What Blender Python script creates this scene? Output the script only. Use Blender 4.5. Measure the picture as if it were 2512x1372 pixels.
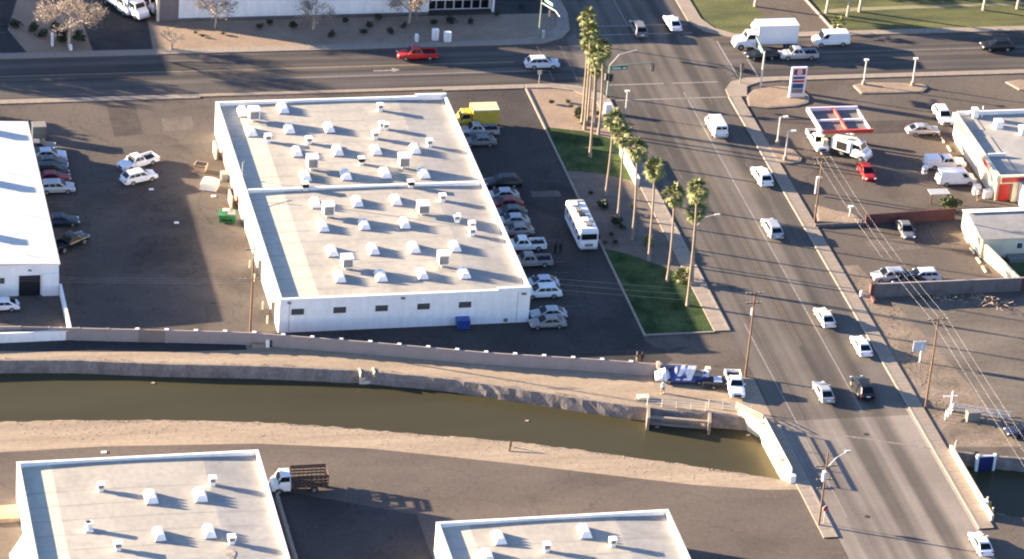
import bpy, math, random
from mathutils import Vector, Matrix
random.seed(7)
R = math.radians
for o in list(bpy.data.objects): bpy.data.objects.remove(o)
S = bpy.context.scene
COL = S.collection

# ---------------------------------------------------------------- camera
YAW, PITCH, ROLL = R(14.533), R(28.945), R(4.783)
FPX = 9295.1
CAM = Vector((-108.0, -416.6, 238.0))
_f = Vector((math.sin(YAW)*math.cos(PITCH), math.cos(YAW)*math.cos(PITCH), -math.sin(PITCH)))
_r = Vector((math.cos(YAW), -math.sin(YAW), 0)); _u = _r.cross(_f)
_r, _u = math.cos(ROLL)*_r + math.sin(ROLL)*_u, -math.sin(ROLL)*_r + math.cos(ROLL)*_u
def at(px, py, z=0.0):
    """surveyed photo point (2512x1372) -> point of the site at height z"""
    d = _f*FPX + _r*(px-1256) - _u*(py-686)
    t = (CAM.z - z)/-d.z
    p = CAM + d*t
    return Vector((p.x, p.y, z))
def xy(px, py, z=0.0):
    p = at(px, py, z); return (p.x, p.y)
cd = bpy.data.cameras.new("camera"); cam = bpy.data.objects.new("camera", cd); COL.objects.link(cam)
M3 = Matrix((_r, _u, -_f)).transposed()
cam.matrix_world = Matrix.Translation(CAM) @ M3.to_4x4()
cd.sensor_width = 36; cd.lens = 36*FPX/2512; cd.clip_start = 5; cd.clip_end = 4000
S.camera = cam

# ---------------------------------------------------------------- light
ORD2 = ['first','second','third','fourth']
SUN_EL, SUN_AZ = R(11.7), R(-23.5)          # shadows run towards +X, a little towards -Y
w = bpy.data.worlds.new("World"); S.world = w; w.use_nodes = True
nt = w.node_tree; nt.nodes.clear()
sky = nt.nodes.new('ShaderNodeTexSky'); sky.sky_type = 'NISHITA'; sky.sun_disc = False
sky.sun_elevation = SUN_EL; sky.sun_rotation = R(-66.5); sky.air_density = 1.0; sky.dust_density = 0.6; sky.ozone_density = 1.6
bg = nt.nodes.new('ShaderNodeBackground'); bg.inputs[1].default_value = 0.053
wo = nt.nodes.new('ShaderNodeOutputWorld')
tint = nt.nodes.new('ShaderNodeMix'); tint.data_type = 'RGBA'; tint.blend_type = 'MULTIPLY'; tint.inputs[0].default_value = 1; tint.inputs[7].default_value = (.84, .93, 1.22, 1)
nt.links.new(sky.outputs[0], tint.inputs[6]); nt.links.new(tint.outputs[2], bg.inputs[0]); nt.links.new(bg.outputs[0], wo.inputs[0])
sd = bpy.data.lights.new("sun", 'SUN'); sun = bpy.data.objects.new("sun", sd); COL.objects.link(sun)
sd.energy = 4.9; sd.angle = R(0.5); sd.color = (1.0, 0.80, 0.565)
sdir = Vector((math.cos(SUN_AZ)*math.cos(SUN_EL), math.sin(SUN_AZ)*math.cos(SUN_EL), -math.sin(SUN_EL)))
sun.rotation_euler = sdir.to_track_quat('-Z', 'Y').to_euler()
S.view_settings.view_transform = 'Standard'; S.view_settings.look = 'None'
S.view_settings.gamma = 1; S.view_settings.use_curve_mapping = False
S.view_settings.exposure = 2.72
S.cycles.filter_width = 2.1; S.cycles.max_bounces = 5; S.cycles.diffuse_bounces = 3; S.cycles.use_denoising = True

# ---------------------------------------------------------------- materials
MATS = {}
def mat(name, col, rough=0.8, var=0.0, scale=1.0, stretch=(1, 1, 1), metal=0.0, col2=None, fine=0.0, fscale=8.0, world=True, spec=0.5, bump=0.0, thr=(0.35, 0.65), cracks=0.0, spots=0.0):
    if name in MATS: return MATS[name]
    m = bpy.data.materials.new(name); m.use_nodes = True
    n = m.node_tree.nodes; L = m.node_tree.links; b = n['Principled BSDF']
    b.inputs['Roughness'].default_value = rough; b.inputs['Metallic'].default_value = metal
    b.inputs['Specular IOR Level'].default_value = spec
    c = (*col, 1)
    b.inputs['Base Color'].default_value = c
    tc = n.new('ShaderNodeTexCoord'); mp = n.new('ShaderNodeMapping'); mp.inputs['Scale'].default_value = stretch
    L.new(tc.outputs['Object'], mp.inputs[0])
    out = None
    if var > 0 or col2:
        t = n.new('ShaderNodeTexNoise'); t.inputs['Scale'].default_value = scale; t.inputs['Detail'].default_value = 6; t.inputs['Roughness'].default_value = .6
        L.new(mp.outputs[0], t.inputs['Vector'])
        r = n.new('ShaderNodeValToRGB'); L.new(t.outputs[0], r.inputs[0])
        r.color_ramp.elements[0].position = thr[0]; r.color_ramp.elements[1].position = thr[1]
        r.color_ramp.elements[0].color = (*[x*(1-var) for x in col], 1)
        r.color_ramp.elements[1].color = (*(col2 if col2 else [min(1, x*(1+var)) for x in col]), 1)
        out = r.outputs[0]
    if fine > 0:
        t2 = n.new('ShaderNodeTexNoise'); t2.inputs['Scale'].default_value = fscale; t2.inputs['Detail'].default_value = 4
        L.new(tc.outputs['Object'], t2.inputs['Vector'])
        mr = n.new('ShaderNodeMapRange'); mr.inputs[1].default_value = .3; mr.inputs[2].default_value = .7
        mr.inputs[3].default_value = 1-fine; mr.inputs[4].default_value = 1+fine
        L.new(t2.outputs[0], mr.inputs[0])
        mx = n.new('ShaderNodeMix'); mx.data_type = 'RGBA'; mx.blend_type = 'MULTIPLY'; mx.inputs[0].default_value = 1
        if out: L.new(out, mx.inputs[6])
        else: mx.inputs[6].default_value = c
        L.new(mr.outputs[0], mx.inputs[7]); out = mx.outputs[2]
    if cracks > 0:
        v = n.new('ShaderNodeTexVoronoi'); v.feature = 'DISTANCE_TO_EDGE'; v.inputs['Scale'].default_value = .16
        nz = n.new('ShaderNodeTexNoise'); nz.inputs['Scale'].default_value = .5; nz.inputs['Detail'].default_value = 5
        L.new(tc.outputs['Object'], nz.inputs['Vector'])
        ad = n.new('ShaderNodeVectorMath'); ad.operation = 'MULTIPLY_ADD'; ad.inputs[1].default_value = (3, 3, 0)
        L.new(nz.outputs['Color'], ad.inputs[0]); L.new(tc.outputs['Object'], ad.inputs[2]); L.new(ad.outputs[0], v.inputs['Vector'])
        mr = n.new('ShaderNodeMapRange'); mr.inputs[1].default_value = 0; mr.inputs[2].default_value = .012; mr.inputs[3].default_value = 1-cracks; mr.inputs[4].default_value = 1
        L.new(v.outputs['Distance'], mr.inputs[0])
        mx = n.new('ShaderNodeMix'); mx.data_type = 'RGBA'; mx.blend_type = 'MULTIPLY'; mx.inputs[0].default_value = 1
        L.new(out, mx.inputs[6]); L.new(mr.outputs[0], mx.inputs[7]); out = mx.outputs[2]
    if spots > 0:
        for sc_, lo_, hi_ in ((.9, .62, .74), (.10, .55, .66)):
            q = n.new('ShaderNodeTexNoise'); q.inputs['Scale'].default_value = sc_; q.inputs['Detail'].default_value = 3; q.inputs['Distortion'].default_value = .6
            ofs = n.new('ShaderNodeMapping'); ofs.inputs['Location'].default_value = (37*sc_, 11, 5); L.new(tc.outputs['Object'], ofs.inputs[0]); L.new(ofs.outputs[0], q.inputs['Vector'])
            mr = n.new('ShaderNodeMapRange'); mr.inputs[1].default_value = lo_; mr.inputs[2].default_value = hi_; mr.inputs[3].default_value = 1; mr.inputs[4].default_value = 1-spots
            L.new(q.outputs[0], mr.inputs[0])
            mx = n.new('ShaderNodeMix'); mx.data_type = 'RGBA'; mx.blend_type = 'MULTIPLY'; mx.inputs[0].default_value = 1
            L.new(out, mx.inputs[6]); L.new(mr.outputs[0], mx.inputs[7]); out = mx.outputs[2]
    if out: L.new(out, b.inputs['Base Color'])
    if bump > 0:
        t3 = n.new('ShaderNodeTexNoise'); t3.inputs['Scale'].default_value = fscale; t3.inputs['Detail'].default_value = 5
        L.new(mp.outputs[0], t3.inputs['Vector'])
        bp = n.new('ShaderNodeBump'); bp.inputs['Strength'].default_value = bump; bp.inputs['Distance'].default_value = .1
        L.new(t3.outputs[0], bp.inputs['Height']); L.new(bp.outputs[0], b.inputs['Normal'])
    MATS[name] = m; return m

def road_mat(name, base, lanes, axis=1):
    """asphalt with long tyre-worn streaks along the traffic direction"""
    m = mat(name, base, .85, .16, .09, (1, 1, 1), fine=.10, fscale=3.0)
    n = m.node_tree.nodes; L = m.node_tree.links; b = n['Principled BSDF']
    src = b.inputs['Base Color'].links[0].from_socket
    tc = n.new('ShaderNodeTexCoord'); mp = n.new('ShaderNodeMapping')
    mp.inputs['Scale'].default_value = (.50, .010, 1) if axis == 1 else (.012, .7, 1)
    L.new(tc.outputs['Object'], mp.inputs[0])
    t = n.new('ShaderNodeTexNoise'); t.inputs['Scale'].default_value = lanes; t.inputs['Detail'].default_value = 1.5
    L.new(mp.outputs[0], t.inputs['Vector'])
    mr = n.new('ShaderNodeMapRange'); mr.inputs[1].default_value = .36; mr.inputs[2].default_value = .64; mr.inputs[3].default_value = .54; mr.inputs[4].default_value = 1.42
    L.new(t.outputs[0], mr.inputs[0])
    mx = n.new('ShaderNodeMix'); mx.data_type = 'RGBA'; mx.blend_type = 'MULTIPLY'; mx.inputs[0].default_value = 1
    L.new(src, mx.inputs[6]); L.new(mr.outputs[0], mx.inputs[7]); L.new(mx.outputs[2], b.inputs['Base Color'])
    return m

A = dict(
 asphalt=mat('lot_asphalt', (.108, .089, .077), .95, .15, .055, fine=.12, fscale=2.2, col2=(.124, .101, .083), cracks=.3, spec=.2, spots=.22),
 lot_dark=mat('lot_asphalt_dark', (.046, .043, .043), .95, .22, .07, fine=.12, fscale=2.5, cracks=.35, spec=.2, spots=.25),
 southlot=mat('south_lot_asphalt', (.118, .095, .079), .95, .12, .06, (1, 2.5, 1), fine=.10, fscale=2.0, cracks=.22, spec=.2, spots=.12),
 dirt=mat('tan_dirt', (.295, .226, .158), .95, .16, .20, (.22, 1.9, 1), fine=.12, fscale=1.6, bump=.25),
 gravel=mat('desert_gravel', (.25, .18, .125), .95, .12, .3, fine=.2, fscale=3.5, bump=.2),
 gravel2=mat('grey_gravel', (.135, .107, .085), .95, .2, .35, fine=.2, fscale=3.0, bump=.3),
 grass=mat('winter_grass', (.030, .068, .024), .95, .35, .30, fine=.4, fscale=4, col2=(.075, .100, .038), spots=.25, bump=.3, spec=.1),
 park=mat('park_grass', (.045, .066, .018), .95, .4, .15, (.5, 2, 1), fine=.35, fscale=4, col2=(.115, .115, .030), bump=.3),
 concrete=mat('sidewalk_concrete', (.26, .212, .168), .9, .10, .5, fine=.10, fscale=3),
 kerb=mat('kerb_concrete', (.28, .235, .19), .9, .12, .6, fine=.08, fscale=4),
 canalcon=mat('canal_concrete', (.20, .168, .148), .9, .22, .7, (1, 1, .4), fine=.2, fscale=2.5, bump=.4),
 water=mat('brown_canal_water', (.056, .050, .027), .3, .14, .03, (.4, 2, 1), spec=.10, bump=.04, fscale=1.5),
 white=mat('white_paint', (.84, .82, .79), .7, .05, .4, fine=.04, fscale=2),
 wallw=mat('white_block_wall', (.84, .83, .81), .8, .05, 1.2, (1, 1, .12), fine=.04, fscale=1.5),
 cream=mat('cream_paint', (.70, .60, .43), .8, .08, .5, fine=.05),
 tan=mat('tan_paint', (.50, .36, .24), .8, .12, .8, fine=.05),
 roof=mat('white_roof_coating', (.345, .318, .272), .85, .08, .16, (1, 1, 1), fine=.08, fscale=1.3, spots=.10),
 roof_sunward=mat('sun_lightened_roof_coating', (.47, .43, .345), .85, .06, .2, fine=.06, fscale=1.3, spots=.07),
 roofg=mat('grey_roof_and_shade_tone', (.30, .285, .262), .85, .12, .2, fine=.08, fscale=1.3, spots=.12),
 roofw=mat('bright_roof_coating', (.60, .57, .52), .85, .05, .2, fine=.05, fscale=1.3, spots=.05),
 metal=mat('galvanised_metal', (.42, .42, .41), .55, .08, 2, metal=.2),
 louvre=mat('louvre_grey', (.20, .185, .165), .8, .1, 3),
 dark=mat('dark_opening', (.008, .008, .010), .9),
 black=mat('black_rubber', (.018, .018, .020), .8),
 rim=mat('alloy_rim', (.35, .35, .36), .4, metal=.6),
 glass=mat('tinted_glass', (.007, .009, .013), .3, spec=.22),
 wood=mat('weathered_wood', (.16, .095, .060), .9, .25, 3, (1, 1, .2), fine=.15),
 woodd=mat('dark_brown_wood', (.055, .036, .030), .9, .3, 3),
 trunk=mat('palm_trunk_bark', (.25, .195, .145), .95, .22, 4, (1, 1, 3), world=False),
 frond=mat('palm_frond', (.095, .125, .036), .7, .35, 3, col2=(.22, .23, .075), world=False),
 frondy=mat('dry_frond', (.42, .33, .18), .85, .25, 3, world=False),
 leaf=mat('shrub_leaf', (.040, .052, .024), .85, .4, 4, world=False),
 leafg=mat('tree_leaf', (.060, .085, .030), .85, .4, 3, world=False),
 twig=mat('bare_twig', (.30, .235, .18), .9, .2, 2, world=False),
 bark=mat('pale_bark', (.42, .34, .25), .9, .2, 2, world=False),
 steel=mat('painted_steel_pole', (.52, .50, .47), .6, .06, 2),
 greenp=mat('grey_green_pole', (.20, .24, .20), .6),
 line_w=mat('white_road_paint', (.24, .215, .195), .8, .25, 2.5, fine=.2, fscale=6),
 line_y=mat('yellow_road_paint', (.155, .115, .07), .8, .3, 2.5, fine=.2, fscale=6),
 line_f=mat('worn_road_paint', (.115, .098, .085), .8, .35, 1.5, fine=.2, fscale=6),
 red=mat('red_paint', (.45, .020, .018), .5, .08, 2),
 redpale=mat('sunfaded_red_paint', (.60, .10, .07), .6, .1, 2),
 maroon=mat('maroon_block', (.105, .045, .042), .9, .15, 1.2, fine=.15),
 greyblock=mat('grey_block', (.15, .13, .125), .9, .15, .8, fine=.12),
 canalwall=mat('painted_block_wall', (.29, .25, .24), .9, .06, .8, fine=.06),
 patch=mat('brown_paint_patch', (.205, .165, .150), .9, .06, .8, fine=.05),
 blue=mat('blue_plastic', (.030, .075, .30), .5), 
 tarpb=mat('blue_tarp', (.035, .055, .22), .6, .3, 2),
 tarpw=mat('white_tarp', (.66, .66, .68), .6, .1, 2),
 green=mat('green_dumpster_paint', (.012, .13, .040), .6, .15, 2),
 signg=mat('street_sign_green', (.006, .16, .12), .5),
 navy=mat('navy_panel', (.012, .02, .11), .5),
 yellow=mat('yellow_paint', (.50, .36, .045), .55, .08, 1),
 pinkw=mat('sign_white', (.74, .66, .68), .6),
 skin=mat('skin', (.33, .19, .12), .7), cloth_d=mat('dark_clothes', (.015, .016, .022), .9), cloth_w=mat('white_shirt', (.62, .62, .66), .9), cloth_k=mat('khaki_trousers', (.20, .15, .09), .9), hair=mat('dark_hair', (.02, .014, .01), .8),
 lamp=mat('white_lamp_cover', (.75, .75, .73), .4),
 headl=mat('headlamp_lens', (.70, .70, .68), .2), taill=mat('tail_lamp_lens', (.22, .015, .012), .3),
 rust=mat('rusty_red_iron', (.16, .05, .03), .9, .2, 2), rubble=mat('rubble_debris', (.38, .29, .21), .95, .35, 2.5),
)
ROADNS = road_mat('north_south_road_asphalt', (.090, .075, .063), 1.0, 1)
ROADBR = road_mat('bridge_concrete_pavement', (.150, .126, .106), 1.0, 1)
ROADEW = road_mat('east_west_road_asphalt', (.060, .050, .044), 1.0, 0)

# ---------------------------------------------------------------- mesh helpers
class MB:
    def __init__(s): s.v = []; s.f = []
    def add(s, vs, fs):
        k = len(s.v); s.v += [tuple(v) for v in vs]; s.f += [tuple(i+k for i in f) for f in fs]; return s
    def box(s, x0, x1, y0, y1, z0, z1):
        return s.add([(x0,y0,z0),(x1,y0,z0),(x1,y1,z0),(x0,y1,z0),(x0,y0,z1),(x1,y0,z1),(x1,y1,z1),(x0,y1,z1)],
                     [(0,3,2,1),(4,5,6,7),(0,1,5,4),(1,2,6,5),(2,3,7,6),(3,0,4,7)])
    def prism(s, pts, z0, z1):
        n = len(pts)
        a = sum(pts[i][0]*pts[(i+1)%n][1]-pts[(i+1)%n][0]*pts[i][1] for i in range(n))
        if a < 0: pts = pts[::-1]
        return s.add([(p[0],p[1],z0) for p in pts]+[(p[0],p[1],z1) for p in pts],
                     [tuple(range(n-1,-1,-1)), tuple(range(n,2*n))]+[(i,(i+1)%n,n+(i+1)%n,n+i) for i in range(n)])
    def poly(s, pts, z):
        n = len(pts)
        a = sum(pts[i][0]*pts[(i+1)%n][1]-pts[(i+1)%n][0]*pts[i][1] for i in range(n))
        if a < 0: pts = pts[::-1]
        return s.add([(p[0],p[1],z) for p in pts], [tuple(range(n))])
    def tube(s, path, rad, n=6, cap=True):
        rings = []
        path = [Vector(p) for p in path]
        if not isinstance(rad, (list, tuple)): rad = [rad]*len(path)
        k0 = len(s.v); vs = []; fs = []
        for i, p in enumerate(path):
            d = (path[min(i+1,len(path)-1)]-path[max(i-1,0)]).normalized()
            a = Vector((0,0,1)) if abs(d.z) < .9 else Vector((1,0,0))
            u = d.cross(a).normalized(); v = d.cross(u).normalized()
            for j in range(n):
                t = 2*math.pi*j/n
                vs.append(p + (u*math.cos(t)+v*math.sin(t))*rad[i])
        for i in range(len(path)-1):
            for j in range(n):
                fs.append((i*n+j, i*n+(j+1)%n, (i+1)*n+(j+1)%n, (i+1)*n+j))
        if cap: fs += [tuple(range(n)), tuple(range((len(path)-1)*n, len(path)*n))[::-1]]
        return s.add(vs, fs)
    def loft(s, rings, closed=True, caps=True):
        n = len(rings[0]); vs = [p for r in rings for p in r]; fs = []
        for i in range(len(rings)-1):
            for j in range(n if closed else n-1):
                fs.append((i*n+j, i*n+(j+1)%n, (i+1)*n+(j+1)%n, (i+1)*n+j))
        if caps: fs += [tuple(range(n))[::-1], tuple(range((len(rings)-1)*n, len(rings)*n))]
        return s.add(vs, fs)
    def mesh(s, name, m, smooth=False):
        me = bpy.data.meshes.new(name); me.from_pydata([tuple(v) for v in s.v], [], s.f)
        me.materials.append(m)
        if smooth: me.polygons.foreach_set('use_smooth', [True]*len(me.polygons))
        me.update(); return me
    def obj(s, name, m, parent=None, smooth=False):
        me = s.mesh(name, m, smooth)
        return link(name, me, parent)
def link(name, me, parent=None, loc=None, rz=None):
    o = bpy.data.objects.new(name, me); COL.objects.link(o)
    if parent: o.parent = parent
    if loc is not None: o.location = loc
    if rz is not None: o.rotation_euler.z = rz
    return o
def recalc(o):
    import bmesh
    b = bmesh.new(); b.from_mesh(o.data); bmesh.ops.recalc_face_normals(b, faces=b.faces); b.to_mesh(o.data); b.free(); return o
def tag(o, label, cat, group=None):
    o['label'] = label; o['category'] = cat
    if group: o['group'] = group
    return o
def thing(name, label, cat, loc=(0,0,0), rz=0.0, group=None):
    o = bpy.data.objects.new(name, None); COL.objects.link(o); o.location = loc; o.rotation_euler.z = rz
    return tag(o, label, cat, group)
def struct(o): o['kind'] = 'structure'; return o
def stuff(o): o['kind'] = 'stuff'; return o
def sheet(name, pts, z, m): return struct(MB().poly(list(pts), z).obj(name, m))
def BX(name, m, parent, *a): return MB().box(*a).obj(name, m, parent)
def clone(src, parent, loc=None, rz=None):
    c = src.copy(); COL.objects.link(c)
    if parent: c.parent = parent
    for ch in src.children:
        d = ch.copy(); COL.objects.link(d); d.parent = c
        for g in ch.children:
            e = g.copy(); COL.objects.link(e); e.parent = d
    if loc is not None: c.location = loc
    if rz is not None: c.rotation_euler.z = rz
    return c
def copy_thing(src, loc, rz, label, group=None):
    c = clone(src, None, loc, rz); c['label'] = label
    if group: c['group'] = group
    return c

# ---------------------------------------------------------------- ground and canal
NE = [(-500,-10),(-150,-12.5),(-67.6,-14.5),(-58.7,-15.3),(-47.8,-17.2),(-36.3,-18.7),(-23.4,-21),(-13.2,-23.9),(-3.7,-27.7),(5.7,-31.6),(10.5,-33.2),(22.9,-36.8),(24.6,-38.6),(44.8,-46.6),(54,-49.2),(75,-55),(120,-70),(500,-190)]
SE_ = [(-500,-29),(-150,-28.5),(-69,-29.2),(-56.9,-29.9),(-44.7,-31.1),(-35.1,-32.7),(-25.5,-35.1),(-8.3,-39.5),(2.9,-43.4),(14.9,-48),(21.3,-50.7),(24.6,-51.8),(44.8,-60.3),(49,-62.3),(75,-69),(120,-84),(500,-205)]
def strip(edge, far, z, rev=False):
    vs = []; fs = []
    for i, (x, y) in enumerate(edge):
        vs += [(x, y, z), (x, far, z)]
        if i: fs.append((2*i-2, 2*i, 2*i+1, 2*i-1) if not rev else (2*i-1, 2*i+1, 2*i, 2*i-2))
    return vs, fs
g = MB(); g.add(*strip(NE, 900, 0)); g.add(*strip(SE_, -900, 0, True)); struct(g.obj('ground', A['asphalt']))
g = MB(); g.add([(x, y, -3.4) for x, y in NE], []); n = len(NE); g.add([(x, y, -3.4) for x, y in SE_], [])
wt = MB().add([(-500,-45,-1.5),(500,-260,-1.5),(500,-120,-1.5),(60,10,-1.5),(-500,10,-1.5)], [(0,1,2,3,4)]).obj('canal_water', A['water']); struct(wt)
def fine_edge(E, step=.9):
    out = []
    for (a, b) in zip(E[:-1], E[1:]):
        k = max(1, int(min(400, math.hypot(b[0]-a[0], b[1]-a[1]))/step)) if -80 < a[0] < 90 and b[0] < 125 else 1
        for i in range(k): t = i/k; out.append((a[0]+(b[0]-a[0])*t, a[1]+(b[1]-a[1])*t))
    return out+[E[-1]]
fe = fine_edge(NE); vs = []; fs = []
for i, (x, y) in enumerate(fe):
    rough = .07 if x > -30 else .02
    j = lambda: random.uniform(-rough, rough)
    vs += [(x, y+.02, .02), (x+j()*.5, y-.32+j(), .02+j()*.3), (x+j(), y-.62+j()*1.3, -.75+j()), (x+j(), y-.95+j()*1.3, -1.9)]
    if i: a = 4*(i-1); b = 4*i; fs += [(a+k, a+k+1, b+k+1, b+k) for k in range(3)]
struct(MB().add(vs, fs).obj('canal_bank_north', A['canalcon']))
fe = fine_edge(SE_, .8); vs = []; fs = []
for i, (x, y) in enumerate(fe):
    j = lambda: random.uniform(-.12, .12)
    vs += [(x, y-.1, .006), (x+j(), y+.25+j()*1.2, -.12+j()*.4), (x+j(), y+.7+j(), -1.0), (x, y+1.2, -2.0)]
    if i: a = 4*(i-1); b = 4*i; fs += [(b+k, b+k+1, a+k+1, a+k) for k in range(3)]
struct(MB().add(vs, fs).obj('canal_bank_south', A['dirt']))
# dirt strips either side of the canal
WB = [(-160,-8),(-67.1,-9.4),(-55.4,-11.0),(-37.1,-13.5),(-22.3,-17.2),(-7.6,-21.4),(0,-22.8),(7.4,-24.4),(12.3,-25.6),(19,-26.8)]   # wall line
dn = [(x, y) for x, y in NE[1:14]]
sheet('dirt_path', [(-160,-9)]+WB[1:]+[(22.6,-26.9),(25.1,-27.3),(24.8,-38.7)]+[(x, y+.015) for x, y in dn[::-1][1:]], .004, A['dirt'])
sheet('asphalt_track', [(-160,-8.4),(-67,-9.5),(-55.4,-11.1),(-37.1,-13.6),(-37,-14.9),(-46,-14.6),(-56,-13.7),(-67,-12.6),(-160,-10.8)], .008, A['lot_dark'])
dsl = [(-160,-35.5),(-69.6,-36.0),(-57.6,-35.8),(-39.2,-36.9),(-26.3,-39.2),(-16.9,-42.0),(-9.4,-44.3),(1.7,-48.0),(11.0,-51.0),(19.6,-53.0),(24.6,-53.4)]
sheet('dirt_bank', [(x, y-.05) for x, y in SE_[1:12]]+dsl[::-1], .004, A['dirt'])
sheet('south_lot', [(x, y+.0) for x, y in dsl]+[(25.1,-60),(25.1,-130),(-160,-130)], .0035, A['southlot'])
sheet('shade_darkened_yard', [(-38.6,-47.3),(-30,-51.1),(-23.1,-54.2),(-23.1,-125),(-38.6,-125)], .006, mat('shade_darkened_asphalt', (.062,.054,.050), .95, .25, .09, fine=.14, fscale=2, spots=.2, spec=.2))  # asphalt colour darkened to deepen the warehouse shade, cut along the shadow edge
# ---------------------------------------------------------------- roads
WX, EX = 25.25, 42.6
sheet('north_south_road', [(WX,-38),(WX,52.5),(22.5,55.95),(22.5,68.85),(WX,72.5),(26.6,84),(26.6,160),(43.1,160),(43.1,72),(45.5,68.95),(45.5,56.0),(EX,52.5),(EX,-46)], .008, ROADNS)
br = thing('road_bridge', 'concrete road bridge carrying the avenue over the brown canal', 'bridge')
MB().box(WX, EX, -130, -37.9, -1.05, .0085).obj('deck', ROADBR, br)
sheet('east_west_road', [(-300,55.95),(22.49,55.95),(22.49,68.85),(-300,68.85)], .008, ROADEW)
struct(MB().poly([(45.51,56.0),(300,56.0),(300,68.95),(45.51,68.95)], .008).obj('east_west_road', ROADEW))
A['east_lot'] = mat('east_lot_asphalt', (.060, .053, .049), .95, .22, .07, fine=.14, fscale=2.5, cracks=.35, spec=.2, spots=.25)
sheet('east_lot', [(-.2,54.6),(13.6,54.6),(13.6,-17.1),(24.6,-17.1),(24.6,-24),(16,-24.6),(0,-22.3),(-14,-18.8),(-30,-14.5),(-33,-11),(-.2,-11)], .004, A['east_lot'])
sheet('west_lot', [(-58.6,41),(-32.6,41),(-32.6,-13.2),(-37,-12.8),(-58,-9.4)], .004, mat('west_lot_asphalt', (.074,.065,.060), .95, .2, .06, fine=.12, fscale=2.5, col2=(.118,.096,.079), cracks=.35, spec=.2, spots=.28))
# markings
def mark(name, x0, x1, y0, y1, m=None, dash=None, z=.0125):
    b = MB()
    if not dash: b.box(x0, x1, y0, y1, .009, z)
    else:
        a, c = dash
        if (x1-x0) < (y1-y0):
            y = y0
            while y < y1: b.box(x0, x1, y, min(y+a, y1), .009, z); y += a+c
        else:
            x = x0
            while x < x1: b.box(x, min(x+a, x1), y0, y1, .009, z); x += a+c
    return struct(b.obj(name, m or A['line_w']))
mark('white_lane_line', 36.48, 36.64, -36, 52); mark('white_lane_line', 36.48, 36.60, -62, -36, mat('rubbed_road_paint', (.19,.165,.145), .8, .3, 2), (3,2)); mark('road_legend', 36.0, 36.35, -71.5, -68.6); mark('road_legend', 36.9, 37.25, -71.5, -68.6)
mark('yellow_centre_line', 33.10, 33.22, -20, 50, A['line_y']); mark('yellow_centre_line', 33.42, 33.54, -20, 50, A['line_y'])
mark('white_lane_line', 29.5, 29.62, -40, 50, A['line_f'], (3, 3)); mark('white_lane_line', 39.7, 39.82, -36, 50, A['line_f'], (3, 4))
mark('white_lane_line', 27.5, 27.64, -60, -14); mark('white_lane_line', 28.6, 28.72, -60, -14, A['line_f'])
mark('white_lane_line', 33.65, 33.8, 74.5, 120)
mark('crosswalk_line', 26, 34.3, 54.9, 55.15); mark('crosswalk_line', 35.6, 42.4, 54.9, 55.15)
mark('crosswalk_line', 26, 42.4, 50.0, 50.25)
mark('crosswalk_line', 26.5, 42.9, 71.3, 71.55); mark('crosswalk_line', 26.5, 42.9, 74.3, 74.55)
mark('crosswalk_line', 45.7, 45.95, 56.5, 68.5); mark('crosswalk_line', 48.7, 48.95, 56.5, 68.5)
mark('crosswalk_line', 21.9, 22.1, 57, 68.5, A['line_f']); mark('crosswalk_line', 18.4, 18.6, 57, 68.5, A['line_f'])
mark('yellow_lane_line', -200, 14, 63.26, 63.44, mat('fresh_yellow_paint', (.27, .20, .10), .8, .2, 2)); mark('white_lane_line', -21.5, 18, 60.25, 60.42)
mark('white_lane_line', -200, -42, 61.0, 61.12, A['line_f'])
mark('white_lane_line', 60, 200, 63.5, 63.65); mark('yellow_lane_line', 66, 200, 62.0, 62.12, A['line_y'])
ar = MB().poly([(-7.0,61.6),(-4.2,61.6),(-4.2,61.2),(-3.1,61.9),(-4.2,62.6),(-4.2,61.95),(-7,61.95)], .0125).obj('turn_arrow', A['line_w']); struct(ar)
mark('painted_kerb_sun_line', 42.25, 42.5, -120, -36, mat('painted_kerb_sun', (.34,.29,.23), .8, .1, 1))  # pale strip on the deck paints the kerb face catching the sun
# manholes on the road
for px, py in ((2125,1066),(2128,1268)):
    p = at(px, py); o = MB().tube([(p.x,p.y,.0087),(p.x,p.y,.02)], .36, 12).obj('manhole_cover', A['lot_dark'])
    tag(o, 'round dark manhole cover in the avenue, %s' % ('just north of the bridge middle' if py < 1100 else 'south of the bridge near the stop sign'), 'manhole cover')

PM = [mat('dark_asphalt_repair', (.068,.056,.050), .95, .2, .5, fine=.15, fscale=3, spec=.2), mat('pale_asphalt_repair', (.128,.106,.090), .95, .15, .5, fine=.15, fscale=3, spec=.2)]
for i, (a_, b_, c_, d_) in enumerate((((262,262),(330,258),(352,330),(280,336)), ((395,290),(470,286),(478,318),(402,322)), ((355,500),(430,497),(436,520),(360,523)), ((1300,470),(1370,468),(1378,482),(1306,484)),
    ((2060,300),(2300,292),(2330,322),(2080,330)), ((2120,590),(2240,584),(2262,612),(2140,618)), ((1390,865),(1560,858),(1700,850),(1650,868)))):
    q = [xy(*v) for v in (a_, b_, c_, d_)]; sheet('asphalt_patch', q, .0075, PM[(i*7) % 2])
for px0, px1, py in ((2205,2235,600),(2255,2285,598),(2300,2330,596)):
    a_ = xy(px0, py); mark('parking_line', a_[0], a_[0]+.12, a_[1]-1.5, a_[1]+3.5, A['line_f'], None, .012)
for i in range(7): mark('parking_line', 3.2, 7.8, -7.5+i*2.9, -7.4+i*2.9, A['line_f'], None, .012)
for i in range(8): mark('parking_line', -58, -53.6, 14+i*2.9, 14.1+i*2.9, A['line_f'], None, .012)
for y_ in (77.5, 80.3, 83.1, 85.9): mark('parking_line', -63, -57.9, y_, y_+.1, A['line_f'], None, .018)
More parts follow.
